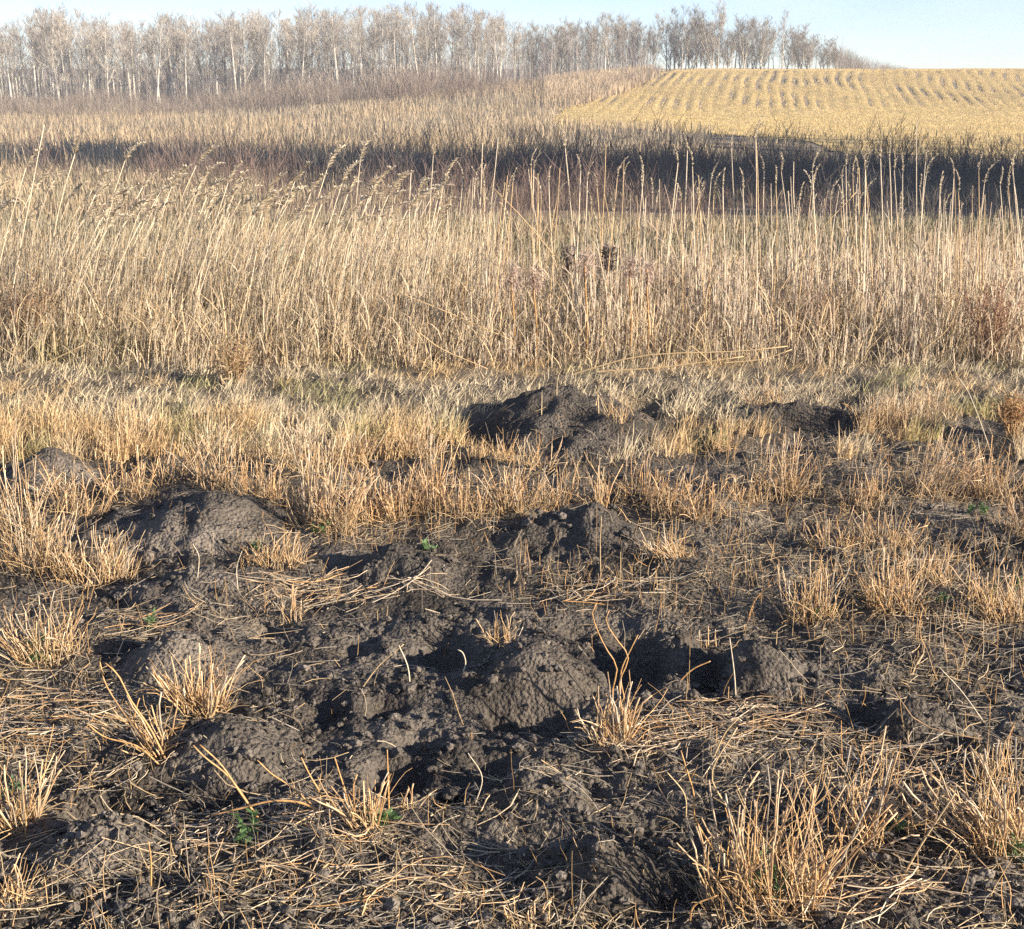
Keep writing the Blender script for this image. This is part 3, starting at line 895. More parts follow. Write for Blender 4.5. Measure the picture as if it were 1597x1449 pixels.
LEFT = [(70, 195), (122, 210), (37, 230), (145, 262), (188, 220), (150, 272), (215, 262), (247, 262), (262, 262), (302, 227), (312, 245), (325, 275), (355, 252), (345, 292),
        (455, 252), (510, 232), (532, 255), (558, 217), (542, 270), (575, 275), (582, 265), (605, 272), (640, 265), (652, 272), (678, 213), (692, 257), (722, 255), (740, 262), (757, 222), (775, 215), (792, 280), (395, 300), (410, 302)]
RIGHT = [(825, 240), (832, 245), (880, 210), (857, 262), (907, 247), (917, 262), (945, 225), (960, 255), (972, 252), (1000, 250), (1055, 232), (1072, 215), (1087, 240), (1092, 290), (1110, 275), (1130, 268), (1142, 210), (1157, 270),
         (1172, 195), (1179, 200), (1192, 245), (1212, 268), (1220, 248), (1237, 252), (1265, 250), (1270, 268), (1315, 255), (1327, 240), (1335, 250), (1342, 255), (1352, 242), (1362, 235), (1375, 225), (1390, 225), (1402, 245), (1415, 250),
         (1435, 187), (1442, 228), (1442, 252), (1460, 275), (1475, 285), (1495, 255), (1500, 280), (1530, 245), (1535, 265), (1562, 268), (1575, 270), (1582, 240), (1592, 250)]
UNIQ = {(70, 195): 'tallest slim reed near the left edge with a thin pale tip', (122, 210): 'leaning reed with a small plume, second tall one from the left edge',
        (188, 220): 'tall slanting reed standing alone before the shaded dip on the left', (302, 227): 'tall reed with a big drooping plume left of the middle',
        (455, 252): 'reed with a long feathery plume bent over to the side, before the dark dip', (510, 232): 'reed with a fat nodding plume, left neighbour of the single straight one',
        (558, 217): 'single straight reed with a narrow upright plume before the dark dip', (678, 213): 'tall curved reed with a large golden plume at the middle of the strip',
        (757, 222): 'tall bare-tipped reed, left one of a pair near the middle', (775, 215): 'tall bare-tipped reed, right one of a pair near the middle',
        (880, 210): 'tall reed with a curled plume above the two dark weed heads', (1172, 195): 'thick golden reed, tallest of the dense clump right of the middle',
        (1435, 187): 'tallest reed of all, a straight pale stalk near the right edge', (945, 225): 'straight headless reed right of the two dark weed heads'}
BARE = {(70, 195), (757, 222), (775, 215), (945, 225), (1435, 187), (972, 252), (640, 265), (1237, 252)}
n = 0
for tp in LEFT:
    nodding = tp not in BARE and tp[0] < 700
    reed(tp, tp[0] - (U(45, 75) if tp[0] < 620 and tp != (558, 217) else U(4, 34)), U(7.9, 8.9), UNIQ.get(tp, reed_label(tp[0])[0]), reed_label(tp[0])[1], tp not in BARE, nodding, U(.0042, .0058), i=n); n += 1
for tp in RIGHT:
    reed(tp, tp[0] + N_(-3, 14), U(7.8, 9.0), UNIQ.get(tp, reed_label(tp[0])[0]), reed_label(tp[0])[1], tp not in BARE, False, U(.0045, .0065), PALE if tp[0] % 3 else STRAWC * 1.05, i=n); n += 1
for j in range(85):
    px = U(-10, 690); ty = U(268, 330)
    reed((px, ty), px - U(30, 75), U(7.8, 9.4), *reed_label(px), True, True, U(.0032, .0046), i=n); n += 1
for j in range(85):
    px = U(690, 1610); ty = U(262, 345)
    reed((px, ty), px + N_(0, 18), U(7.8, 9.4), *reed_label(px), U() < .6, False, U(.0034, .0052), PALE if j % 2 else STRAWC, i=n); n += 1

# the thick stand of stems and blades round the reeds
g = Geo()
nn = 9000
px = U(560, 1750, nn); y = 7.45 + 2.7 * U(0, 1, nn) + .3 * fbm(px / 120, 0 * px, 72, 3)
x = frame_x(px, np.hypot(y, 1.6))
dn = fbm(x / .5, y / .5, 251, 2)
L = np.where(U(0, 1, nn) < .05, U(.45, .75, nn), U(.15, .46, nn)) * (.45 + .75 * sstep(-.35, .4, dn)) * (.3 + .7 * sstep(7.3, 7.95, y + .4 * perlin(x / .35, y / .35, 73)))
pts = curve_stems(x, y, topz(x, y) - .02, L, U(0, 6.28, nn), np.abs(N_(0, .09, nn)), N_(0, .12, nn), 3, .05)
c = mixc(mixc(np.array([.76, .66, .50]), np.array([.62, .44, .31]), U(0, 1, nn) ** 1.5), GREYST, (U(0, 1, nn) < .22) * .8) * (1 + N_(0, .15, (nn, 1)))
g.tubes(pts, U(.0018, .0037, nn)[:, None] * np.linspace(1, .65, 3)[None], c, 3)
nn = 11500
px = U(-160, 760, nn); y = 7.45 + 3.0 * U(0, 1, nn) + .3 * fbm(px / 120, 0 * px, 72, 3)
x = frame_x(px, np.hypot(y, 1.6))
L = np.where(U(0, 1, nn) < .10, U(.55, .9, nn), U(.2, .52, nn)) * (.3 + .7 * sstep(7.3, 8.05, y + .4 * perlin(x / .35, y / .35, 73)))
pts = curve_stems(x, y, topz(x, y) - .02, L, N_(np.pi / 2, .7, nn), np.abs(N_(.14, .1, nn)), np.abs(N_(.15, .2, nn)), 3, .05)
c = mixc(mixc(np.array([.78, .68, .50]), STRAWC * 1.05, U(0, 1, nn) ** 1.5), GREYST, (U(0, 1, nn) < .15) * .7) * (1 + N_(0, .14, (nn, 1)))
g.tubes(pts, U(.0014, .003, nn)[:, None] * np.linspace(1, .5, 3)[None], c, 3)
# dry ribbons of leaf between them
nn = 17000
px = U(-160, 1750, nn); y = 7.35 + 2.9 * U(0, 1, nn); x = frame_x(px, np.hypot(y, 1.6))
zt = topz(x, y)
up = U(0, .25, nn) * (U(0, 1, nn) < .5)
L = U(.12, .32, nn)
pts = curve_stems(x, y, zt + up, L, U(0, 6.28, nn), np.abs(N_(.3, .25, nn)), U(.2, 1.9, nn), 4)
c = mixc(mixc(PALE, STRAWC, U(0, 1, nn)), OLIVE, np.clip(sstep(.0, .5, fbm(x / .8, y / .8, 261, 2)) * (up < .05), 0, 1) * .7) * (1 + N_(0, .15, (nn, 1)))
th = U(-1.2, 1.2, nn)
g.ribbons(pts, U(.003, .007, nn)[:, None] * np.array([[.8, 1, .8, .15]]), np.stack([np.cos(th), np.sin(th), 0 * th], 1), c)
tag(link('reed_undergrowth', g.mesh('reed_undergrowth', M_GRASS)), 'dense dry stems and leaves standing between the reeds', kind='stuff')

# stalks that lean across or lie in front of the strip
def px_stem(pts, y0, y1=None, ground=False):
    """a polyline seen at photograph pixels, on a plane at distance y0 (running to y1)"""
    ys = np.linspace(y0, y0 if y1 is None else y1, len(pts))
    return np.array([onplane(a, b, yy) for (a, b), yy in zip(pts, ys)])

def resample(p, k):
    p = np.asarray(p, float)
    if len(p) > 2:                                            # Catmull-Rom through the points
        q = np.vstack([2 * p[0] - p[1], p, 2 * p[-1] - p[-2]])
        out = []
        for i in range(len(p) - 1):
            t = np.linspace(0, 1, 8, endpoint=False)[:, None]
            a, b, c, d = q[i], q[i + 1], q[i + 2], q[i + 3]
            out.append(.5 * (2 * b + (c - a) * t + (2 * a - 5 * b + 4 * c - d) * t ** 2 + (3 * b - a - 3 * c + d) * t ** 3))
        p = np.vstack(out + [p[-1:]])
    s = np.concatenate([[0], np.cumsum(np.linalg.norm(np.diff(p, axis=0), axis=1))])
    u = np.linspace(0, s[-1], k)
    return np.stack([np.interp(u, s, p[:, a]) for a in range(3)], 1)

def single_stem(name, pts, rad, colour, label, cat, group, k=9, taper=.6, mat=None):
    p = resample(pts, k)
    o0 = p[0].copy()
    g = Geo()
    g.tubes((p - o0)[None], (rad * np.linspace(1, taper, k))[None], mixc(colour * .9, colour * 1.05, np.linspace(0, 1, k))[None], 6, True)
    return tag(link(name, g.mesh(name, mat or M_STEM), None, o0), label, cat, group)

for pts, y0, lab in [
    ([(800, 532), (700, 488), (618, 455)], 7.5, 'long reed slanting across the front of the strip at the middle'),
    ([(25, 592), (80, 562), (130, 538)], 7.2, 'broken reed lying slantwise in the grass at the left edge'),
    ([(865, 400), (815, 340), (768, 292)], 8.2, 'broken reed tipping down to the side above the dark weed heads'),
    ([(1215, 455), (1270, 370), (1335, 300)], 8.0, 'reed leaning strongly to the right behind the upright clump'),
    ([(110, 402), (170, 403), (228, 402)], 8.4, 'thin stalk lying level across the reeds on the left'),
    ([(890, 585), (1000, 555), (1150, 548), (1228, 540)], 7.0, 'long fallen stalk lying at the foot of the reeds'),
    ([(930, 580), (1040, 572), (1160, 556)], 6.9, 'second fallen stalk lying below the long one at the foot of the reeds'),
    ([(1078, 540), (1095, 553), (1108, 566)], 6.9, 'short thick broken stalk poking up from the fallen ones'),
    ([(1130, 566), (1190, 560), (1235, 545)], 6.9, 'fallen stalk end at the right of the dark gap under the reeds'),
    ([(655, 520), (690, 545), (760, 575)], 7.1, 'bent stalk drooping to the ground in front of the left reeds'),
    ([(1440, 545), (1480, 510), (1500, 460)], 7.4, 'brown bent stalk leaning at the foot of the right reeds'),
]:
    p = px_stem(pts, y0)
    p[:, 2] = np.maximum(p[:, 2], topz(p[:, 0], p[:, 1]) + .008)
    single_stem('fallen_reed', p, .004, STRAWC * 1.05, lab, 'reed', 'broken and fallen reeds', mat=M_STRAW)

# two withered dark weed heads and the pinkish weeds round them
def weed(px, top, wpx, hpx, y0, label, dark=True):
    tp = onplane(px, top, y0); s = math.hypot(y0, 1.6) / F
    w, h = wpx * s, hpx * s
    bz = float(topz(tp[0], y0)[0])
    e = bpy.data.objects.new('withered_weed', None); COL.objects.link(e); e.location = (tp[0], y0, bz)
    H = tp[2] - bz
    g = Geo(); t = np.linspace(0, 1, 6)
    g.tubes(np.stack([.01 * np.sin(t * 5), 0 * t, t * (H - h * .4)], 1)[None], np.full((1, 6), .006), np.array([.12, .075, .06]) if dark else ORANGE * .7, 5)
    link('stem', g.mesh('stem', M_STEM), e)
    g = Geo(); n = 80 if dark else 140
    b = np.stack([N_(0, w * .2, n), N_(0, w * .2, n), H - h * U(.05, .95, n)], 1)
    L = U(.35, .8, n) * w
    p = _cs(rng, b, L, U(0, 6.28, n), U(.1, .9, n) if dark else U(.3, 2.6, n), U(.3, 1.6, n), 4)
    th = U(0, 6.28, n)
    c = (mixc(np.array([.09, .07, .06]), np.array([.24, .185, .155]), U(0, 1, n)) if dark else mixc(np.array([.52, .37, .28]), np.array([.62, .49, .38]), U(0, 1, n)))
    g.ribbons(p, np.full((n, 1), w * (.16 if dark else .05)) * np.array([[.5, 1, 1, .3]]), np.stack([np.cos(th), np.sin(th), N_(0, .4, n)], 1), c)
    link('seed_head', g.mesh('seed_head', M_TWIG if dark else M_GRASS), e)
    if dark:
        g = Geo(); n = 70
        b = np.stack([N_(w * .25, w * .25, n), N_(0, w * .2, n), H - h * U(-.05, .3, n)], 1)
        p = _cs(rng, b, U(.3, .7, n) * w, U(0, 6.28, n), U(0, 1.6, n), U(0, 1, n), 3)
        th = U(0, 6.28, n)
        g.ribbons(p, np.full((n, 1), .004) * np.array([[1, .8, .3]]), np.stack([np.cos(th), np.sin(th), 0 * th], 1), jitter([.58, .45, .36], n))
        link('fluff', g.mesh('fluff', M_GRASS), e)
    tag(e, label, 'weed', 'withered weeds among the reeds')
weed(887, 388, 17, 50, 8.5, 'tall narrow blackened weed head among the reeds, left of two')
weed(949, 388, 21, 38, 8.5, 'rounded blackened weed head with pale fluff among the reeds, right of two')
for px, top, lab in [(800, 412, 'pinkish fluffy weed left of the dark weed heads'), (835, 418, 'pinkish fluffy weed close beside the narrow dark weed head'), (915, 392, 'pinkish fluffy weed between the two dark weed heads'),
                     (985, 398, 'pinkish fluffy weed close beside the rounded dark weed head'), (1012, 405, 'pinkish fluffy weed farthest right of the dark weed heads')]:
    weed(px, top, 26, 34, 7.55, lab, False)

# brown twiggy weed at the left edge
def dry_bush(px, py, hpx, wpx, y0, label, colour, n=60):
    q = onplane(px, py, y0); s = math.hypot(y0, 1.6) / F
    bz = float(topz(q[0], y0)[0]); H = hpx * s; w = wpx * s
    e = bpy.data.objects.new('dead_weed_bush', None); COL.objects.link(e); e.location = (q[0], y0, bz)
    az = U(0, 6.28, n); off = U(0, .5, n) * w * .4
    st = curve_stems(off * np.sin(az), off * np.cos(az), 0 * az, H * U(.6, 1, n), az, np.abs(N_(.15, .2, n)), N_(.1, .2, n), 5, .1)
    g = Geo(); g.tubes(st, np.full((n, 1), .0028) * np.linspace(1, .5, 5)[None], jitter(colour, n), 3)
    link('stem', g.mesh('stem', M_STEM), e)
    m = 16; ti = np.repeat(np.arange(n), m); sv = U(1.2, 3.99, n * m); j = sv.astype(int); f = (sv - j)[:, None]
    b = st[ti, j] * (1 - f) + st[ti, j + 1] * f
    p = _cs(rng, b, U(.02, .07, n * m), U(0, 6.28, n * m), U(.2, 1.7, n * m), U(0, 1.2, n * m), 3)
    th = U(0, 6.28, n * m)
    g = Geo(); g.ribbons(p, U(.003, .009, n * m)[:, None] * np.array([[.6, 1, .4]]), np.stack([np.cos(th), np.sin(th), N_(0, .4, n * m)], 1), jitter(colour * 1.1, n * m))
    link('leaves', g.mesh('leaves', M_GRASS), e)
    tag(e, label, 'weed')
dry_bush(38, 520, 125, 110, 7.75, 'brown twiggy dead weed bush at the left edge of the reeds', np.array([.26, .17, .10]))
dry_bush(1545, 560, 130, 90, 7.6, 'reddish brown dead weed bush at the foot of the right reeds', np.array([.30, .17, .10]), 40)
dry_bush(1270, 545, 110, 90, 7.9, 'dull brown dead weed bush between the right reeds', np.array([.30, .20, .13]), 40)
dry_bush(1580, 660, 70, 50, 5.9, 'rust brown weed bush standing on the short grass near the right edge', np.array([.46, .29, .14]), 34)
dry_bush(365, 575, 75, 100, 7.0, 'drooping rusty weed bush in front of the left reeds', np.array([.44, .31, .17]), 40)

# ---------------------------------------------------------------- short pale grass in front of the reeds
g = Geo()
nn = 60000
px = U(-180, 1780, nn); py = 525 + 196 * U(0, 1, nn) ** .9
d = np.array([1.6 / math.tan(PITCH + math.atan((v - CY) / F)) for v in py])
y = d; x = frame_x(px, np.hypot(y, 1.6))
lim = 712 + 60 * fbm(x / .4, y / .4, 271, 3) - 35 * sstep(900, 1150, px) * (1 - sstep(1560, 1600, px)) + 60 * (1 - sstep(60, 700, px))
hold = np.ones(nn)
for m in _M:
    r2 = ((x - m[0]) / m[2]) ** 2 + ((y - m[1]) / m[3]) ** 2
    hold *= np.where(r2 < .95, .02, 1)
clump = fbm(x / .16, y / .16, 277, 2)
k = (py < lim) & (U(0, 1, nn) < hold * (.35 + .65 * sstep(-.35, .3, clump)))
x, y, px, py, clump = x[k], y[k], px[k], py[k], clump[k]
n = len(x)
tone = fbm(x / .7, y / .7, 281, 3)
c = mixc(mixc(np.array([.70, .57, .37]), STRAWC * 1.08, sstep(-.1, .5, tone - .15 + .5 * sstep(625, 690, py))), OLIVE * 1.25, sstep(.2, .6, fbm(x / .6, y / .6, 291, 2)) * .7) * (1 + N_(0, .17, (n, 1)))
L = U(.035, .105, n) * (.7 + .9 * sstep(-.2, .5, clump)) * (.68 + .6 * sstep(615, 690, py) * (1 - sstep(300, 700, px) * .4))
az = np.where(U(0, 1, n) < .6, N_(np.pi / 2, .9, n), U(0, 6.28, n))
pts = curve_stems(x, y, topz(x, y) - .006, L, az, np.abs(N_(.2, .35, n)) + .75 * U(0, 1, n) * (1 - sstep(615, 670, py)), np.abs(N_(.2, .5, n)), 4)
th = U(-1, 1, n)
g.ribbons(pts, U(.0026, .0052, n)[:, None] * np.array([[1, .9, .7, .2]]), np.stack([np.cos(th), np.sin(th), 0 * th], 1), c)
tag(link('short_grass', g.mesh('short_grass', M_GRASS)), 'short pale matted grass between the reeds and the dug soil', kind='stuff')

# ---------------------------------------------------------------- stubble tufts
def tuft(px, py, hw, hpx, n, lean, spread, tone, label, own=False, fine=False, sprig=0, bend=.38, wob=.17, thatch=1.0, group='clumps of cut stubble', rad=None):
    q = P(px, py); s = sc(px, py)
    x0, y0 = q; z0 = float(topz(x0, y0)[0])
    rb = hw * s * (.68 if own else .8); spread = spread * (1 if own else .8); H = hpx * s / .93
    e = bpy.data.objects.new('stubble_tuft', None); COL.objects.link(e); e.location = (x0, y0, z0)
    a = U(0, 6.28, n); r = np.sqrt(U(0, 1, n)) * rb
    bx = r * np.cos(a); by = r * np.sin(a) * .75
    bz = topz(x0 + bx, y0 + by) - z0 - .012
    # leaning directions: outwards with the place in the clump, plus the common lean
    vx = bx / rb * spread + N_(0, .2, n) + lean; vy = by / rb * spread * .7 + N_(0, .2, n)
    tilt = np.hypot(vx, vy); az = np.arctan2(vx, vy)
    L = H * (U(.28, 1.05, n) if not fine else U(.35, 1.05, n)) * (1.04 - .25 * (r / rb))
    bd = N_(0, bend, n) + .08
    pts = curve_stems(bx, by, bz, L, az, tilt, bd, 6, wob)
    R = (U(.0013, .0028, n) * (1 if py > 1050 else .8) if not fine else U(.0011, .0021, n)) if rad is None else U(.75, 1.25, n) * rad
    cc = mixc(mixc(ORANGE, PALE, np.clip(U(0, 1, n) * .6 + tone * .55, 0, 1)), GREYST, (U(0, 1, n) < .12) * .8) * (1 + N_(0, .14, (n, 1)))
    kk = 6
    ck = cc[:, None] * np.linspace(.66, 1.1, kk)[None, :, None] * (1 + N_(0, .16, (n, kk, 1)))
    if own:
        for i in range(n):
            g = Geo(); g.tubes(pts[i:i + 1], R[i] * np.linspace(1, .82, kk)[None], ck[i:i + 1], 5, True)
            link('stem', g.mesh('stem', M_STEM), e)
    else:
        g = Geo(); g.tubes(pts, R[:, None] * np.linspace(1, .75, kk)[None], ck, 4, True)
        tag(link('stems', g.mesh('stems', M_STEM), e), kind='stuff')
    # old broken bits and wisps round the foot
    if not fine:
        m = int(n * 1.1 * thatch) + 3
        a = U(0, 6.28, m); r = np.sqrt(U(0, 1, m)) * rb * 1.1
        wx, wy = r * np.cos(a), r * np.sin(a) * .8
        p = curve_stems(wx, wy, topz(x0 + wx, y0 + wy) - z0 - .005, H * U(.3, .95, m), a + N_(0, .6, m), np.abs(N_(.25 + .3 * spread, .25, m)), N_(.35, .5, m), 7, .3)
        p[:, :, 2] = np.maximum(p[:, :, 2], topz(x0 + p[:, :, 0], y0 + p[:, :, 1]) - z0 + .002)
        g = Geo(); g.tubes(p, U(.0008, .0015, m)[:, None] * np.linspace(1, .55, 7)[None], mixc(ORANGE, STRAWC, U(0, 1, m)) * (1 + N_(0, .18, (m, 1))), 3)
        tag(link('wisps', g.mesh('wisps', M_STEM), e), kind='stuff')
    m = int(n * 1.6 * thatch) + 4
    a = U(0, 6.28, m); r = np.sqrt(U(0, 1, m)) * rb * 1.35
    wx, wy = r * np.cos(a), r * np.sin(a) * .8
    wz = topz(x0 + wx, y0 + wy) - z0
    p = curve_stems(wx, wy, wz, H * U(.12, .5, m), U(0, 6.28, m), U(.3, 1.45, m), N_(.2, .5, m), 4, .15)
    p[:, :, 2] = np.maximum(p[:, :, 2], wz[:, None] + .002)
    g = Geo(); g.tubes(p, U(.0008, .0018, m)[:, None] * np.linspace(1, .6, 4)[None], mixc(STRAWC * .8, STRAWC * 1.1, U(0, 1, m)) * (1 + N_(0, .18, (m, 1))), 3)
    tag(link('thatch', g.mesh('thatch', M_STRAW), e), kind='stuff')
    if fine:
        m = n * 3
        ti = rng.integers(0, n, m); sv = U(1.5, 4.99, m); j = sv.astype(int); f = (sv - j)[:, None]
        b = pts[ti, j] * (1 - f) + pts[ti, j + 1] * f
        p = _cs(rng, b, U(.01, .035, m) * (H / .15), U(0, 6.28, m), U(.2, 1.4, m), U(.2, 1.4, m), 3)
        th = U(0, 6.28, m)
        g = Geo(); g.ribbons(p, U(.0016, .0034, m)[:, None] * np.array([[.8, 1, .3]]), np.stack([np.cos(th), np.sin(th), N_(0, .3, m)], 1), mixc(STRAWC, ORANGE, U(0, 1, m)) * (1 + N_(0, .15, (m, 1))))
        tag(link('dry_leaves', g.mesh('dry_leaves', M_GRASS), e), kind='stuff')
    tag(e, label, 'stubble', group)
    return e

TUFTS = [
    # px, py, half width, height, count, lean, spread, tone, label, keywords
    (1195, 1392, 132, 212, 66, .02, .42, .05, 'largest bristly stubble tuft, standing at the bottom right with green at its foot', dict(own=True)),
    (1335, 1310, 60, 170, 20, .05, .35, .1, 'thin stubble tuft between the largest tuft and the leaning one at the right edge', dict(own=True)),
    (1560, 1312, 92, 190, 52, -.30, .45, .35, 'dense golden stubble tuft leaning over at the lower right edge', dict(own=True)),
    (955, 1160, 38, 118, 32, -.30, .45, .5, 'fan of pale stems beside the wide burrow hollow', dict(own=True)),
    (782, 1004, 30, 62, 15, .0, .25, .1, 'short upright cut stems on top of the rounded bare mound', dict(own=True, thatch=.4)),
    (312, 1106, 50, 120, 46, -.05, .5, .2, 'bristly golden tuft left of the bare hollowed soil', dict(own=True)),
    (572, 1312, 32, 128, 17, -.08, .35, .1, 'upright tuft with fresh green at its foot, bottom left of centre', dict(own=True, thatch=.8)),
    (455, 962, 18, 62, 11, -.12, .2, .05, 'small tight bunch of reddish cut stems below the bushy one', dict(thatch=.4)),
    (70, 1032, 66, 110, 48, -.1, .5, .3, 'bushy golden tuft at the left edge with green leaves under it', dict(own=True)),
    (432, 884, 52, 66, 44, .05, .5, .2, 'low bushy tuft at the right foot of the large grey mound', {}),
    (1042, 874, 34, 62, 30, -.55, .35, .5, 'pale tuft combed over to the left below the cloddy ridge', {}),
    (1266, 962, 42, 112, 42, -.05, .35, .3, 'rounded tuft with green base, left one of a pair on the strawy ground', {}),
    (1388, 954, 46, 108, 46, .05, .3, .2, 'straight-standing tuft, right one of a pair on the strawy ground', {}),
    (1560, 958, 66, 92, 62, -.2, .4, .4, 'dense yellow tuft at the right edge with green weeds below', {}),
    (1455, 915, 40, 60, 24, .2, .4, .2, 'sparse low tuft just left of the dense yellow one', {}),
    (150, 892, 62, 90, 62, .05, .35, .4, 'thick golden tuft in front of the large grey mound on the left', {}),
    (60, 880, 62, 110, 62, .15, .35, .4, 'thick slanting golden tuft at the left edge below the low mound', {}),
    (34, 842, 40, 190, 36, .02, .15, .5, 'tallest wispy stubble stand at the left edge', dict(fine=True)),
    (90, 772, 34, 60, 12, -.5, .2, .6, 'few pale cut stems slanting over the low grey mound', {}),
    (120, 800, 40, 100, 34, .1, .3, .2, 'orange stubble clump between the two left soil mounds', dict(fine=True)),
    (195, 775, 44, 92, 40, .1, .3, .1, 'orange wispy clump on the left shoulder of the large grey mound', dict(fine=True)),
    (262, 752, 40, 84, 36, .1, .3, .2, 'wispy clump just behind the crest of the large grey mound', dict(fine=True)),
    (342, 762, 44, 88, 40, .0, .3, .2, 'wispy clump behind the right half of the large grey mound', dict(fine=True)),
    (408, 782, 40, 92, 44, .0, .3, .1, 'brownish clump at the right end of the large grey mound', dict(fine=True)),
    (492, 822, 32, 170, 36, .04, .18, .4, 'tall straight golden clump, leftmost of the upright stubble row', dict(fine=True)),
    (528, 828, 32, 158, 40, .06, .18, .4, 'tall straight golden clump, second of the upright stubble row', dict(fine=True)),
    (575, 808, 38, 90, 44, .0, .25, .1, 'rusty clump in the upright stubble row right of the tall golden pair', dict(fine=True)),
    (622, 806, 38, 100, 48, .03, .25, .15, 'rusty clump in the middle of the upright stubble row', dict(fine=True)),
    (668, 800, 38, 118, 48, .05, .25, .25, 'tall rusty clump near the right end of the upright stubble row', dict(fine=True)),
    (722, 808, 38, 84, 38, .0, .3, .2, 'lower rusty clump at the right end of the upright stubble row', dict(fine=True)),
    (798, 798, 44, 102, 50, .05, .25, .2, 'golden clump left of the cloddy dark ridge', dict(fine=True)),
    (838, 790, 30, 70, 26, .05, .3, .15, 'small golden clump touching the back of the cloddy ridge', dict(fine=True)),
    (936, 796, 20, 112, 16, .0, .12, .4, 'slim upright bunch of straight stems behind the cloddy ridge', {}),
    (1005, 782, 42, 84, 44, .1, .35, .1, 'rusty wiry clump right of the slim upright bunch', dict(fine=True)),
    (1050, 800, 40, 80, 40, .0, .4, .1, 'rusty wiry clump above the tuft combed to the left', dict(fine=True)),
    (1110, 812, 40, 80, 26, .1, .5, .05, 'open wiry clump of rusty stems in the middle of the right side', dict(fine=True)),
    (1210, 778, 40, 118, 34, .0, .25, .15, 'tall rusty clump right of the open wiry one', dict(fine=True)),
    (1240, 775, 26, 98, 22, .08, .2, .15, 'narrow rusty clump right beside the tall rusty clump', dict(fine=True)),
    (1345, 790, 42, 82, 34, .0, .35, .15, 'straggly rusty clump left of the one leaning towards the right', dict(fine=True)),
    (1300, 850, 46, 64, 30, .0, .6, .05, 'tangled rusty clump behind the rounded tuft of the pair', dict(fine=True)),
    (1385, 850, 50, 70, 34, .1, .6, .05, 'tangled rusty clump behind the straight-standing tuft of the pair', dict(fine=True)),
    (1450, 772, 50, 118, 56, .35, .25, .35, 'golden grassy clump leaning strongly to the right', dict(fine=True)),
    (1545, 772, 44, 112, 50, .0, .3, .1, 'rusty clump near the right edge behind the green weed', dict(fine=True)),
    (1592, 830, 34, 120, 34, .0, .3, .15, 'rusty clump cut by the right edge above the yellow tuft', dict(fine=True)),
    (958, 690, 18, 52, 12, .0, .25, .5, 'few pale cut stems in front of the largest mound', {}),
    (790, 715, 26, 60, 12, .1, .3, .5, 'thin pale stems at the front left of the largest mound', {}),
    (838, 735, 30, 66, 16, .05, .3, .4, 'thin stems just below the middle of the largest mound', {}),
    (1125, 700, 26, 60, 14, .0, .3, .5, 'thin pale stems left of the dark soil bank', {}),
    (880, 775, 30, 70, 16, .0, .35, .3, 'sparse clump between the golden clump and the slim upright bunch', {}),
    (1160, 785, 30, 64, 14, .1, .4, .3, 'sparse thin clump left of the tall rusty clump', {}),
    (470, 735, 36, 100, 44, .05, .22, .6, 'pale feathery clump behind the tall golden pair', dict(fine=True)),
    (545, 720, 36, 82, 40, .05, .25, .6, 'pale feathery clump behind the rusty row', dict(fine=True)),
    (660, 715, 40, 70, 44, .08, .3, .6, 'pale feathery clump left of the dark hollow at the largest mound', dict(fine=True)),
    (210, 700, 44, 66, 44, .1, .3, .6, 'pale feathery clump behind the low grey mound on the left', dict(fine=True)),
    (340, 705, 46, 70, 46, .1, .3, .6, 'pale feathery clump in the grass beyond the large grey mound', dict(fine=True)),
    (1190, 640, 36, 56, 44, -.05, .35, .5, 'pale grass clump at the left end of the dark soil bank', dict(fine=True)),
    (1385, 665, 52, 74, 60, .0, .35, .45, 'big pale grass clump at the right end of the dark soil bank', dict(fine=True)),
    (1450, 645, 44, 62, 44, .05, .35, .45, 'pale grass clump right of the big one by the soil bank', dict(fine=True)),
    (30, 1290, 40, 150, 26, .0, .45, .25, 'scraggly tuft at the left edge beside the sprawling bent stems', dict(own=True)),
    (20, 1412, 34, 110, 12, .1, .3, .15, 'few stems in the bottom left corner', {}),
    (1105, 1002, 20, 42, 6, .0, .3, .3, 'three or four cut stems above the small soil hump', dict(thatch=.3)),
    (1545, 1225, 44, 90, 14, -.2, .4, .3, 'sparse stems behind the dense golden tuft at the right edge', {}),
    (250, 1180, 36, 110, 16, -.5, .5, .15, 'loose stems fanning left from the dark hollow at left', dict(own=True)),
    (1430, 1300, 34, 110, 10, .1, .4, .2, 'sparse cut stems just left of the dense golden tuft', {}),
    (640, 1270, 18, 60, 5, .1, .3, .3, 'few thin stems right of the upright green-footed tuft', dict(thatch=.3)),
    (820, 1430, 40, 60, 10, .0, .5, .4, 'few short stems at the bottom middle edge', {}),
]
for (px, py, hw, hp, n, ln, sp, tn, lab, kw) in TUFTS:
    tuft(px, py, hw, hp, n, ln, sp, tn, lab, **kw)

# ---------------------------------------------------------------- single curved stems one can pick out
def ground_stem(pts, label, rad=.0032, colour=ORANGE, base_first=True, dy=0.0, cat='stem', group='single bent stems'):
    """standing stem: its first pixel is on the ground, the rest rises in an upright plane at that distance"""
    q = P(*pts[0])
    y0 = q[1]
    p = px_stem(pts, y0, y0 + dy)
    off = float(topz(p[0, 0], p[0, 1])[0])
    p[:, 2] += off * np.linspace(1, .6, len(p))
    p[0, 2] -= .01
    p[:, 2] = np.maximum(p[:, 2], topz(p[:, 0], p[:, 1]) + (.0 if False else -.01))
    single_stem('bent_stem', p, rad * .78, colour, label, cat, group, 14, .55)

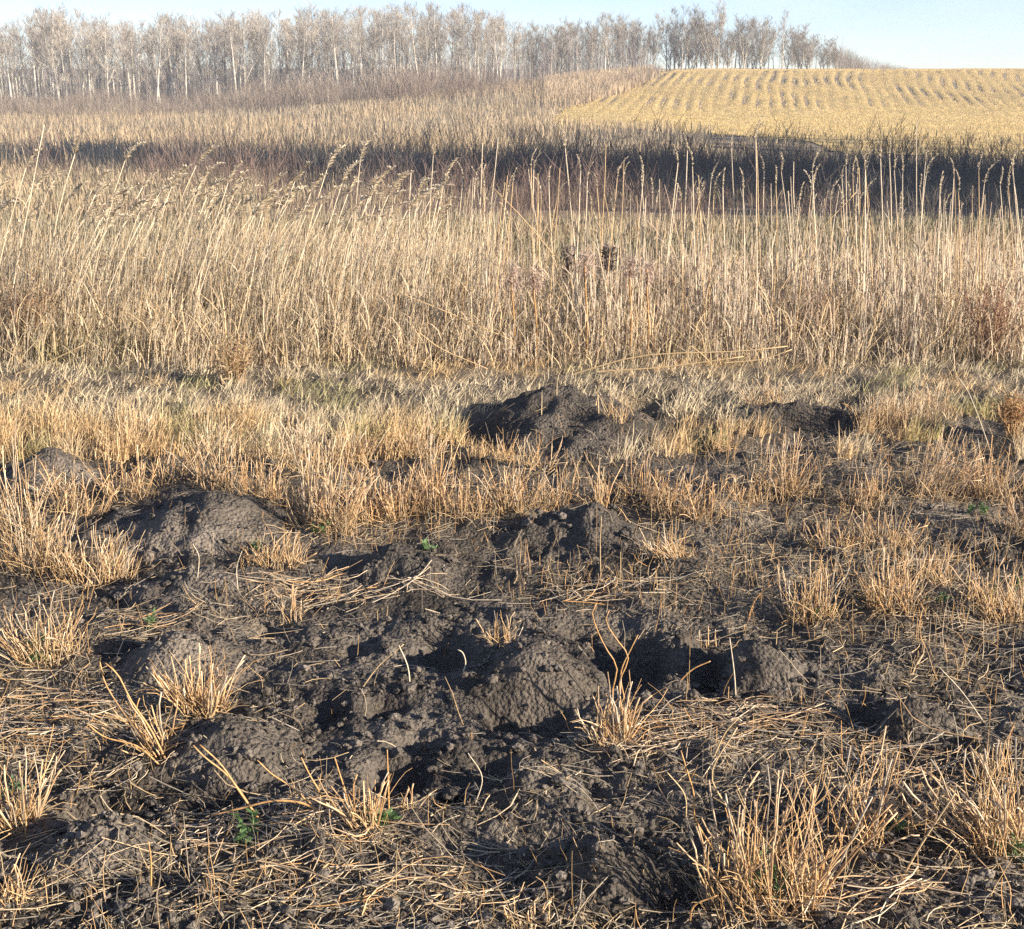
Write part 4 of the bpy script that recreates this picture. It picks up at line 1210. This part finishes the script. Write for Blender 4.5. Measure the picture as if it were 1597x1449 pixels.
for pts, lab, kw in [
    ([(962, 1130), (955, 1080), (962, 1040), (942, 1005), (924, 960), (930, 940)], 'wavy reddish stem rising from the pale fan, left of the tall two', {}),
    ([(972, 1110), (966, 1060), (980, 1020), (960, 990), (945, 965), (950, 948)], 'wavy reddish stem rising from the pale fan, right of the tall two', {}),
    ([(975, 1090), (968, 1050), (985, 1010), (995, 990)], 'short reddish stem curving away from the two wavy ones', {}),
    ([(250, 1190), (220, 1150), (190, 1110), (165, 1070), (156, 1035)], 'long curved stem arching up left of the bristly golden tuft', dict(rad=.0036)),
    ([(262, 1195), (235, 1145), (205, 1100), (185, 1060), (165, 1040)], 'second long curved stem arching up beside the bristly golden tuft', dict(rad=.0036)),
    ([(255, 1200), (215, 1170), (165, 1155), (135, 1132)], 'stem reaching out to the left from the dark hollow', {}),
    ([(245, 1170), (212, 1140), (214, 1110), (218, 1095)], 'stout stem standing in the dark hollow at left', dict(rad=.0036)),
    ([(235, 1165), (262, 1155), (285, 1148), (288, 1140), (278, 1140)], 'stem with a hooked tip beside the smooth soil fan', dict(rad=.0035)),
    ([(405, 1285), (360, 1225), (320, 1190), (302, 1170)], 'thick stem rising up and left over the smooth soil fan', dict(rad=.0036)),
    ([(410, 1290), (375, 1245), (345, 1200), (312, 1168)], 'thick stem close beside the one over the smooth soil fan', dict(rad=.0036)),
    ([(525, 1295), (480, 1270), (430, 1262), (385, 1270), (330, 1282)], 'thick arching stem lying across the sprawling clump', dict(rad=.0042)),
    ([(500, 1285), (455, 1248), (425, 1225), (402, 1200)], 'stem rising to the left from the middle of the sprawling clump', {}),
    ([(520, 1295), (505, 1258), (485, 1222), (470, 1190)], 'straight stem rising from the right of the sprawling clump', {}),
    ([(545, 1285), (540, 1250), (530, 1215), (522, 1188)], 'thin stem left of the upright green-footed tuft', {}),
    ([(607, 1280), (606, 1240), (604, 1175)], 'straight lone stem right of the upright green-footed tuft', dict(rad=.003)),
    ([(560, 1075), (590, 1040), (630, 1005)], 'bent straw leaning over the burrow hollow, lower half', dict(colour=STRAWC)),
    ([(640, 1078), (636, 1045), (622, 1010)], 'curved straw standing at the burrow hollow', dict(colour=PALE)),
    ([(718, 1058), (726, 1040), (722, 1022), (714, 1016)], 'hooked pale straw in the deep burrow hollow', dict(colour=PALE)),
    ([(1148, 1090), (1145, 1050), (1138, 995)], 'straight pale stem standing before the smooth mound', dict(colour=PALE, rad=.003)),
    ([(1057, 1062), (1080, 1045), (1108, 1032)], 'reddish stem leaning over the pocket left of the smooth mound', dict(rad=.0032)),
    ([(1110, 1195), (1130, 1155), (1152, 1128)], 'stem rising to the right out of the flattened straw', dict(colour=STRAWC)),
    ([(1120, 1320), (1085, 1270), (1082, 1230), (1070, 1190), (1062, 1165)], 'long wavy stem at the left flank of the largest tuft', dict(rad=.0036)),
    ([(1165, 1330), (1140, 1260), (1110, 1200), (1150, 1128)], 'long stem bent back to the right behind the largest tuft', dict(colour=STRAWC)),
    ([(1410, 1355), (1440, 1310), (1490, 1235)], 'long stem leaning right between the two lower right tufts', dict(colour=STRAWC)),
    ([(1540, 1130), (1500, 1080), (1465, 1042)], 'thin straw leaning left at the lower right', dict(colour=PALE, rad=.0022)),
    ([(1545, 700), (1530, 660), (1510, 610), (1492, 585)], 'tall thin stem leaning left near the right edge of the grass', dict(colour=PALE, rad=.003)),
    ([(1528, 770), (1530, 720), (1525, 680)], 'straight thin stem beside the rusty clump near the right edge', dict(colour=PALE, rad=.0026)),
    ([(937, 900), (936, 850), (938, 805)], 'thin upright stem standing on the cloddy ridge', dict(colour=STRAWC, rad=.0026)),
    ([(968, 900), (968, 860)], 'short straight stem on the right slope of the cloddy ridge', dict(colour=STRAWC, rad=.0026)),
    ([(310, 930), (312, 895), (302, 868)], 'thin pale stem standing on the flat soil spread', dict(colour=PALE, rad=.0024)),
    ([(372, 935), (370, 900), (378, 870)], 'forked pale straw at the right of the flat soil spread', dict(colour=PALE, rad=.0024)),
    ([(235, 1390), (236, 1350), (232, 1315)], 'straight stem standing alone at the bottom left', dict(rad=.003)),
    ([(1070, 1270), (1068, 1235), (1040, 1200)], 'thin stem at the left of the largest tuft', dict(colour=STRAWC, rad=.0026)),
    ([(1075, 1440), (1082, 1415), (1118, 1398)], 'twisted reddish stem at the foot of the largest tuft', {}),
    ([(1210, 1010), (1212, 985)], 'short stub on the strawy ground behind the smooth mound', dict(colour=STRAWC, rad=.0024)),
    ([(1165, 960), (1178, 930), (1202, 908)], 'bent reddish stem left of the rounded tuft', {}),
    ([(740, 1260), (752, 1220), (730, 1180)], 'thin bent straw on the grey crusted hump', dict(colour=PALE, rad=.002)),
]:
    ground_stem(pts, lab, **kw)

# ---------------------------------------------------------------- straw on the ground
def lying(x, y, L, az, R, colour, g, k=4, curl=.25, lift=.004):
    n = len(x)
    t = np.linspace(-.5, .5, k)
    cv = N_(0, curl, n)[:, None] * (t[None] ** 2 - .1)
    ux, uy = np.cos(az)[:, None], np.sin(az)[:, None]
    X = x[:, None] + L[:, None] * (t[None] * ux - cv * uy); Y = y[:, None] + L[:, None] * (t[None] * uy + cv * ux)
    Z = topz(X, Y)
    lin = Z[:, :1] + (Z[:, -1:] - Z[:, :1]) * (t + .5)[None]
    lin += np.maximum((Z - lin).max(1, keepdims=True), 0) * .8
    Z = .75 * lin + .25 * Z + R[:, None] + np.abs(N_(0, lift, (n, 1))) + N_(0, lift, (n, 1)) * t[None]
    g.tubes(np.stack([X, Y, Z], 2), R[:, None], colour, 3)

def sample_straw(n, ymin=1.7, ymax=7.2):
    u = U(0, 1, n)
    y = 1 / (1 / ymin + (1 / ymax - 1 / ymin) * u)            # more where it is near
    x = U(-.5, .5, n) * (y + .6)
    px, py = proj(x, y, 0 * x)
    d = straw_density(px, py)
    k = U(0, 3.2, n) < d
    return x[k], y[k]

g = Geo()
x, y = sample_straw(24000)
n = len(x)
L = rng.gamma(2.2, .028, n) + .02
cl = mixc(mixc(STRAWC, PALE, U(0, 1, n)), GREYST * .85, (U(0, 1, n) < .4) * .9) * (1 + N_(0, .2, (n, 1)))
lying(x, y, np.minimum(L, .2), N_(0, .9, n), U(.0006, .0016, n), cl, g, 4, .5)
# fine curled wisps
x, y = sample_straw(20000)
n = len(x)
cl = mixc(STRAWC * .8, GREYST * .7, U(0, 1, n)) * (1 + N_(0, .2, (n, 1)))
lying(x, y, U(.015, .06, n), U(0, 6.28, n), U(.0004, .0010, n), cl, g, 3, 1.4)
# chaff
x, y = sample_straw(40000)
n = len(x)
az = U(0, 6.28, n); L = U(.004, .014, n); z = topz(x, y) + .002
p = np.stack([np.stack([x - np.cos(az) * L / 2, y - np.sin(az) * L / 2, z + N_(0, .0015, n)], 1), np.stack([x + np.cos(az) * L / 2, y + np.sin(az) * L / 2, z + N_(0, .0015, n) + .001], 1)], 1)
g.ribbons(p, U(.0012, .0032, n)[:, None], np.stack([-np.sin(az), np.cos(az), N_(0, .4, n)], 1), mixc(STRAWC * .8, PALE * .9, U(0, 1, n)) * (1 + N_(0, .2, (n, 1))))
tag(link('straw_litter', g.mesh('straw_litter', M_STRAW)), 'broken straw and chaff strewn over the soil', kind='stuff')

g = Geo()
x, y = sample_straw(60000, 1.8, 7.0)
px, py = proj(x, y, 0 * x)
k = U(0, 1, len(x)) < .25 + .6 * sstep(-.1, .4, fbm(x / .35, y / .35, 341, 3)) + .25 * (py < 900)
k &= U(0, 1, len(x)) < 1 - .72 * sstep(880, 1080, py)
x, y, py = x[k], y[k], py[k]
n = len(x)
pts = curve_stems(x, y, topz(x, y) - .004, rng.gamma(2.4, .019, n) + .012, U(0, 6.28, n), np.abs(N_(0, .55, n)), N_(0, .5, n), 4, .25)
g.tubes(pts, U(.0005, .0014, n)[:, None] * np.linspace(1, .6, 4)[None], mixc(mixc(ORANGE, STRAWC, U(0, 1, n)), GREYST, (U(0, 1, n) < .3) * .8) * (1 + N_(0, .2, (n, 1))), 3)
tag(link('sparse_stubble', g.mesh('sparse_stubble', M_STRAW)), 'thin short bits of stubble standing loosely all over the ground', kind='stuff')

# flattened sheaves of straw that read as one lying patch
for (px, py, hw, hd, n, a0, label) in [
    (1150, 1135, 130, 30, 130, -.2, 'large patch of flattened straw in front of the smooth mound'),
    (1010, 1165, 90, 18, 50, -.15, 'flattened straw running left to the pale fan of stems'),
    (235, 978, 46, 12, 24, -.35, 'small sheaf of orange stems lying by the green weed at left'),
    (960, 928, 110, 18, 70, .15, 'flat mat of reddish straw on the dark soil at the middle'),
    (640, 932, 70, 14, 34, .1, 'thin mat of straw left of the reddish one'),
    (480, 925, 90, 20, 60, .05, 'tangled straw mat below the low bushy tuft'),
    (90, 1130, 110, 60, 130, -.15, 'wide layer of fallen straw at the left edge'),
    (450, 1305, 150, 34, 64, -.1, 'sprawling clump of fallen bent stems at the bottom left'),
    (560, 1390, 180, 34, 60, .1, 'layer of fallen straw along the bottom edge left of the middle'),
    (1400, 1190, 110, 22, 50, .0, 'loose fallen stems behind the leaning golden tuft'),
    (1330, 1400, 130, 22, 40, .05, 'fallen stems in the bottom right corner beyond the largest tuft'),
]:
    n = int(n * .75)
    q = P(px, py); s = sc(px, py); fore = 1.6 / math.hypot(q[1], 1.6)
    r = np.sqrt(U(0, 1, n)); a = U(0, 6.28, n)
    x = q[0] + r * np.cos(a) * hw * s; y = q[1] + r * np.sin(a) * hd * s / fore
    g = Geo()
    cl = mixc(mixc(ORANGE, PALE, U(0, 1, n)), GREYST, (U(0, 1, n) < .2) * .7) * (1 + N_(0, .15, (n, 1)))
    lying(x, y, np.clip(rng.gamma(3, .045, n), .03, .3), N_(a0, .55, n), U(.0008, .0019, n), cl, g, 6, .8, .010)
    zz = float(topz(q[0], q[1])[0])
    me = g.mesh('straw_patch', M_STEM)
    co = np.empty(len(me.vertices) * 3, np.float32); me.vertices.foreach_get('co', co)
    co = co.reshape(-1, 3) - np.array([q[0], q[1], zz], np.float32); me.vertices.foreach_set('co', co.ravel())
    tag(link('straw_patch', me, None, (q[0], q[1], zz)), label, 'straw', 'flattened patches of straw')

# ---------------------------------------------------------------- green sprouts
def sprout(px, py, wpx, n, label, lift=0.0):
    q = P(px, py); s = sc(px, py); w = wpx * s
    z0 = float(topz(q[0], q[1])[0])
    e = bpy.data.objects.new('green_sprout', None); COL.objects.link(e); e.location = (q[0], q[1], z0)
    m = max(5, n // 4)
    a = U(0, 6.28, m)
    st = curve_stems(N_(0, w * .25, m), N_(0, w * .25, m), np.zeros(m) - .005, w * U(.5, 1.2, m), a, U(.2, 1.0, m), N_(.2, .3, m), 5)
    g = Geo(); g.tubes(st, np.full((m, 1), .0012), np.array([.14, .20, .07]), 3)
    link('stem', g.mesh('stem', M_LEAF), e)
    k = n * 5
    ti = rng.integers(0, m, k); sv = U(.8, 3.99, k); j = sv.astype(int); f = (sv - j)[:, None]
    b = st[ti, j] * (1 - f) + st[ti, j + 1] * f
    p = _cs(rng, b, U(.010, .022, k), U(0, 6.28, k), U(.5, 1.6, k), U(-.2, .8, k), 4)
    th = U(0, 6.28, k)
    g = Geo(); g.ribbons(p, U(.005, .010, k)[:, None] * np.array([[.3, 1, .9, .2]]), np.stack([np.cos(th), np.sin(th), N_(0, .25, k)], 1), mixc(np.array([.10, .20, .06]), np.array([.22, .31, .13]), U(0, 1, k)))
    link('leaves', g.mesh('leaves', M_LEAF), e)
    tag(e, label, 'weed', 'fresh green sprouts')
for px, py, w, n, lab in [
    (232, 984, 26, 14, 'small green sprout beside the sheaf of lying orange stems'), (395, 1312, 44, 20, 'green sprout under the sprawling bent stems'), (592, 1296, 44, 26, 'largest green sprout, at the foot of the upright tuft at lower left'),
    (72, 1032, 44, 26, 'green sprout under the bushy tuft at the left edge'), (1195, 1396, 54, 30, 'green sprout at the foot of the largest stubble tuft'), (1268, 958, 34, 16, 'green sprout under the rounded tuft on strawy ground'),
    (1372, 950, 30, 14, 'green sprout under the straight-standing tuft on strawy ground'), (1552, 952, 44, 24, 'green sprouts under the dense yellow tuft at the right edge'), (1530, 796, 34, 22, 'green weed on open soil near the right edge'),
    (502, 832, 22, 12, 'tiny green sprout at the foot of the tall golden pair'), (666, 868, 24, 12, 'tiny green sprout on the low soil hump'), (155, 884, 30, 14, 'green sprout in the thick golden tuft by the large grey mound'),
    (398, 862, 20, 10, 'tiny green sprout in the low bushy tuft'), (1570, 1330, 40, 18, 'green sprout under the leaning golden tuft at the lower right'), (1460, 948, 26, 10, 'small green sprout left of the dense yellow tuft'),
    (592, 802, 20, 8, 'tiny green sprout in the upright stubble row'), (30, 1235, 30, 10, 'small green sprout in the fallen straw at the left edge'), (1400, 1300, 26, 10, 'small green sprout between the two lower right tufts'),
]:
    sprout(px, py, w, n, lab)

# ---------------------------------------------------------------- clods and crumbs of soil
def clod_mesh(seed):
    r = np.random.default_rng(seed)
    bm_v, bm_f = ICO
    v = bm_v.copy()
    d = 1 + .22 * fbm(v[:, 0] * 1.3 + seed, v[:, 1] * 1.3 + v[:, 2] * 1.7, seed, 2)
    v = v * d[:, None] * np.array([1.1, .95, .72])
    c = np.broadcast_to(SOIL * 1.0, v.shape) * (1 + r.normal(0, .06, (len(v), 1)))
    return v, bm_f, c
import bmesh
def ico(sub):
    bm = bmesh.new(); bmesh.ops.create_icosphere(bm, subdivisions=sub, radius=1)
    v = np.array([q.co[:] for q in bm.verts]); f = np.array([[w.index for w in q.verts] for q in bm.faces]); bm.free()
    return v, f
ICO = ico(3)
CL = [new_mesh('soil_clod', v, None, f, M_SOIL, c, False) for v, f, c in (clod_mesh(500 + i) for i in range(6))]
clod_spots = [(118, 1398, 26), (225, 1402, 34), (275, 1330, 22), (180, 1295, 20), (740, 1208, 22), (758, 1000, 8), (855, 1078, 14), (705, 1235, 30), (900, 1220, 26), (340, 1285, 14), (300, 1288, 16), (815, 1330, 22), (870, 1350, 26),
              (930, 1345, 20), (985, 1330, 24), (1040, 1370, 20), (840, 1395, 20), (900, 1400, 24), (1000, 1405, 18), (860, 812, 12), (890, 800, 12), (925, 815, 11), (955, 830, 12), (840, 830, 12), (790, 832, 10), (980, 845, 10), (640, 880, 10),
              (700, 885, 9), (1050, 985, 14), (1078, 1000, 12), (1250, 640, 9), (1210, 645, 8), (1290, 645, 9), (120, 1330, 18), (70, 1360, 16), (150, 1420, 22), (560, 1230, 14), (520, 1180, 12), (660, 1120, 12), (700, 1085, 12), (1110, 705, 9), (1340, 1150, 16), (1420, 1130, 16)]
for i, (px, py, w) in enumerate(clod_spots):
    q = P(px, py); r = w * sc(px, py) * .5
    o = link('soil_clod', CL[i % 6], None, (q[0], q[1], float(topz(q[0], q[1])[0]) + r * .2))
    o.scale = (r * U(.9, 1.3), r * U(.9, 1.2), r * U(.8, 1.1)); o.rotation_euler = (U(-.4, .4), U(-.4, .4), U(0, 6.28))
    zone = 'in the lower left corner' if px < 420 and py > 1200 else 'on the black heap beside the largest stubble tuft' if py > 1300 else 'on the cloddy ridge at the middle' if py < 900 and 780 < px < 1000 else 'on the dug soil between the mounds'
    tag(o, 'rounded dark soil clod ' + zone, 'clod', 'soil clods ' + zone)

v0, f0 = ico(1)
g = Geo()
n = 13000
u = U(0, 1, n); y = 1 / (1 / 1.8 + (1 / 7.0 - 1 / 1.8) * u); x = U(-.46, .46, n) * (y + .6)
px, py = proj(x, y, 0 * x)
k = U(0, 1, n) < np.clip(1.15 - .5 * straw_density(px, py), .12, 1) * np.where(py < 690, .25, 1)
x, y = x[k], y[k]; n = len(x)
r = np.minimum(.0022 + rng.gamma(1.2, .003, n), .019)
z = topz(x, y) + r * .35
R = 1 + N_(0, .2, (n, len(v0), 1))
V = v0[None] * R * r[:, None, None] * np.array([1.1, 1, .8]) + np.stack([x, y, z], 1)[:, None]
fc = (f0[None] + (np.arange(n) * len(v0))[:, None, None]).reshape(-1, 3)
light = ((U(0, 1, n) < .02) & (r < .005))[:, None]
cc = np.where(light, np.array([[.32, .30, .27]]), SOIL[None] * U(.75, 1.5, (n, 1)))
g.add(V.reshape(-1, 3), None, fc, np.repeat(cc, len(v0), 0))
tag(link('soil_crumbs', g.mesh('soil_crumbs', M_SOIL, False)), 'loose crumbs of dark soil', kind='stuff')


# ---------------------------------------------------------------- the autumn haze
hz = bpy.data.materials.new('haze'); hz.use_nodes = True
hn = hz.node_tree; hn.nodes.clear()
pv = hn.nodes.new('ShaderNodeVolumePrincipled'); ho = hn.nodes.new('ShaderNodeOutputMaterial')
pv.inputs['Color'].default_value = (.86, .90, .96, 1)
pv.inputs['Density'].default_value = .0009
pv.inputs['Anisotropy'].default_value = 0.0
hn.links.new(pv.outputs[0], ho.inputs['Volume'])
X0, Z0, Z1 = 395.0, -6.0, 24.0
hv = [(x, y, z) for z in (Z0, Z1) for y in (-X0, X0) for x in (-X0, X0)]
hq = [(0, 2, 3, 1), (4, 5, 7, 6), (0, 1, 5, 4), (2, 6, 7, 3), (0, 4, 6, 2), (1, 3, 7, 5)]
tag(link('haze', new_mesh('haze', hv, hq, None, hz, None, False)), 'thin pale haze lying over the whole field', kind='stuff')
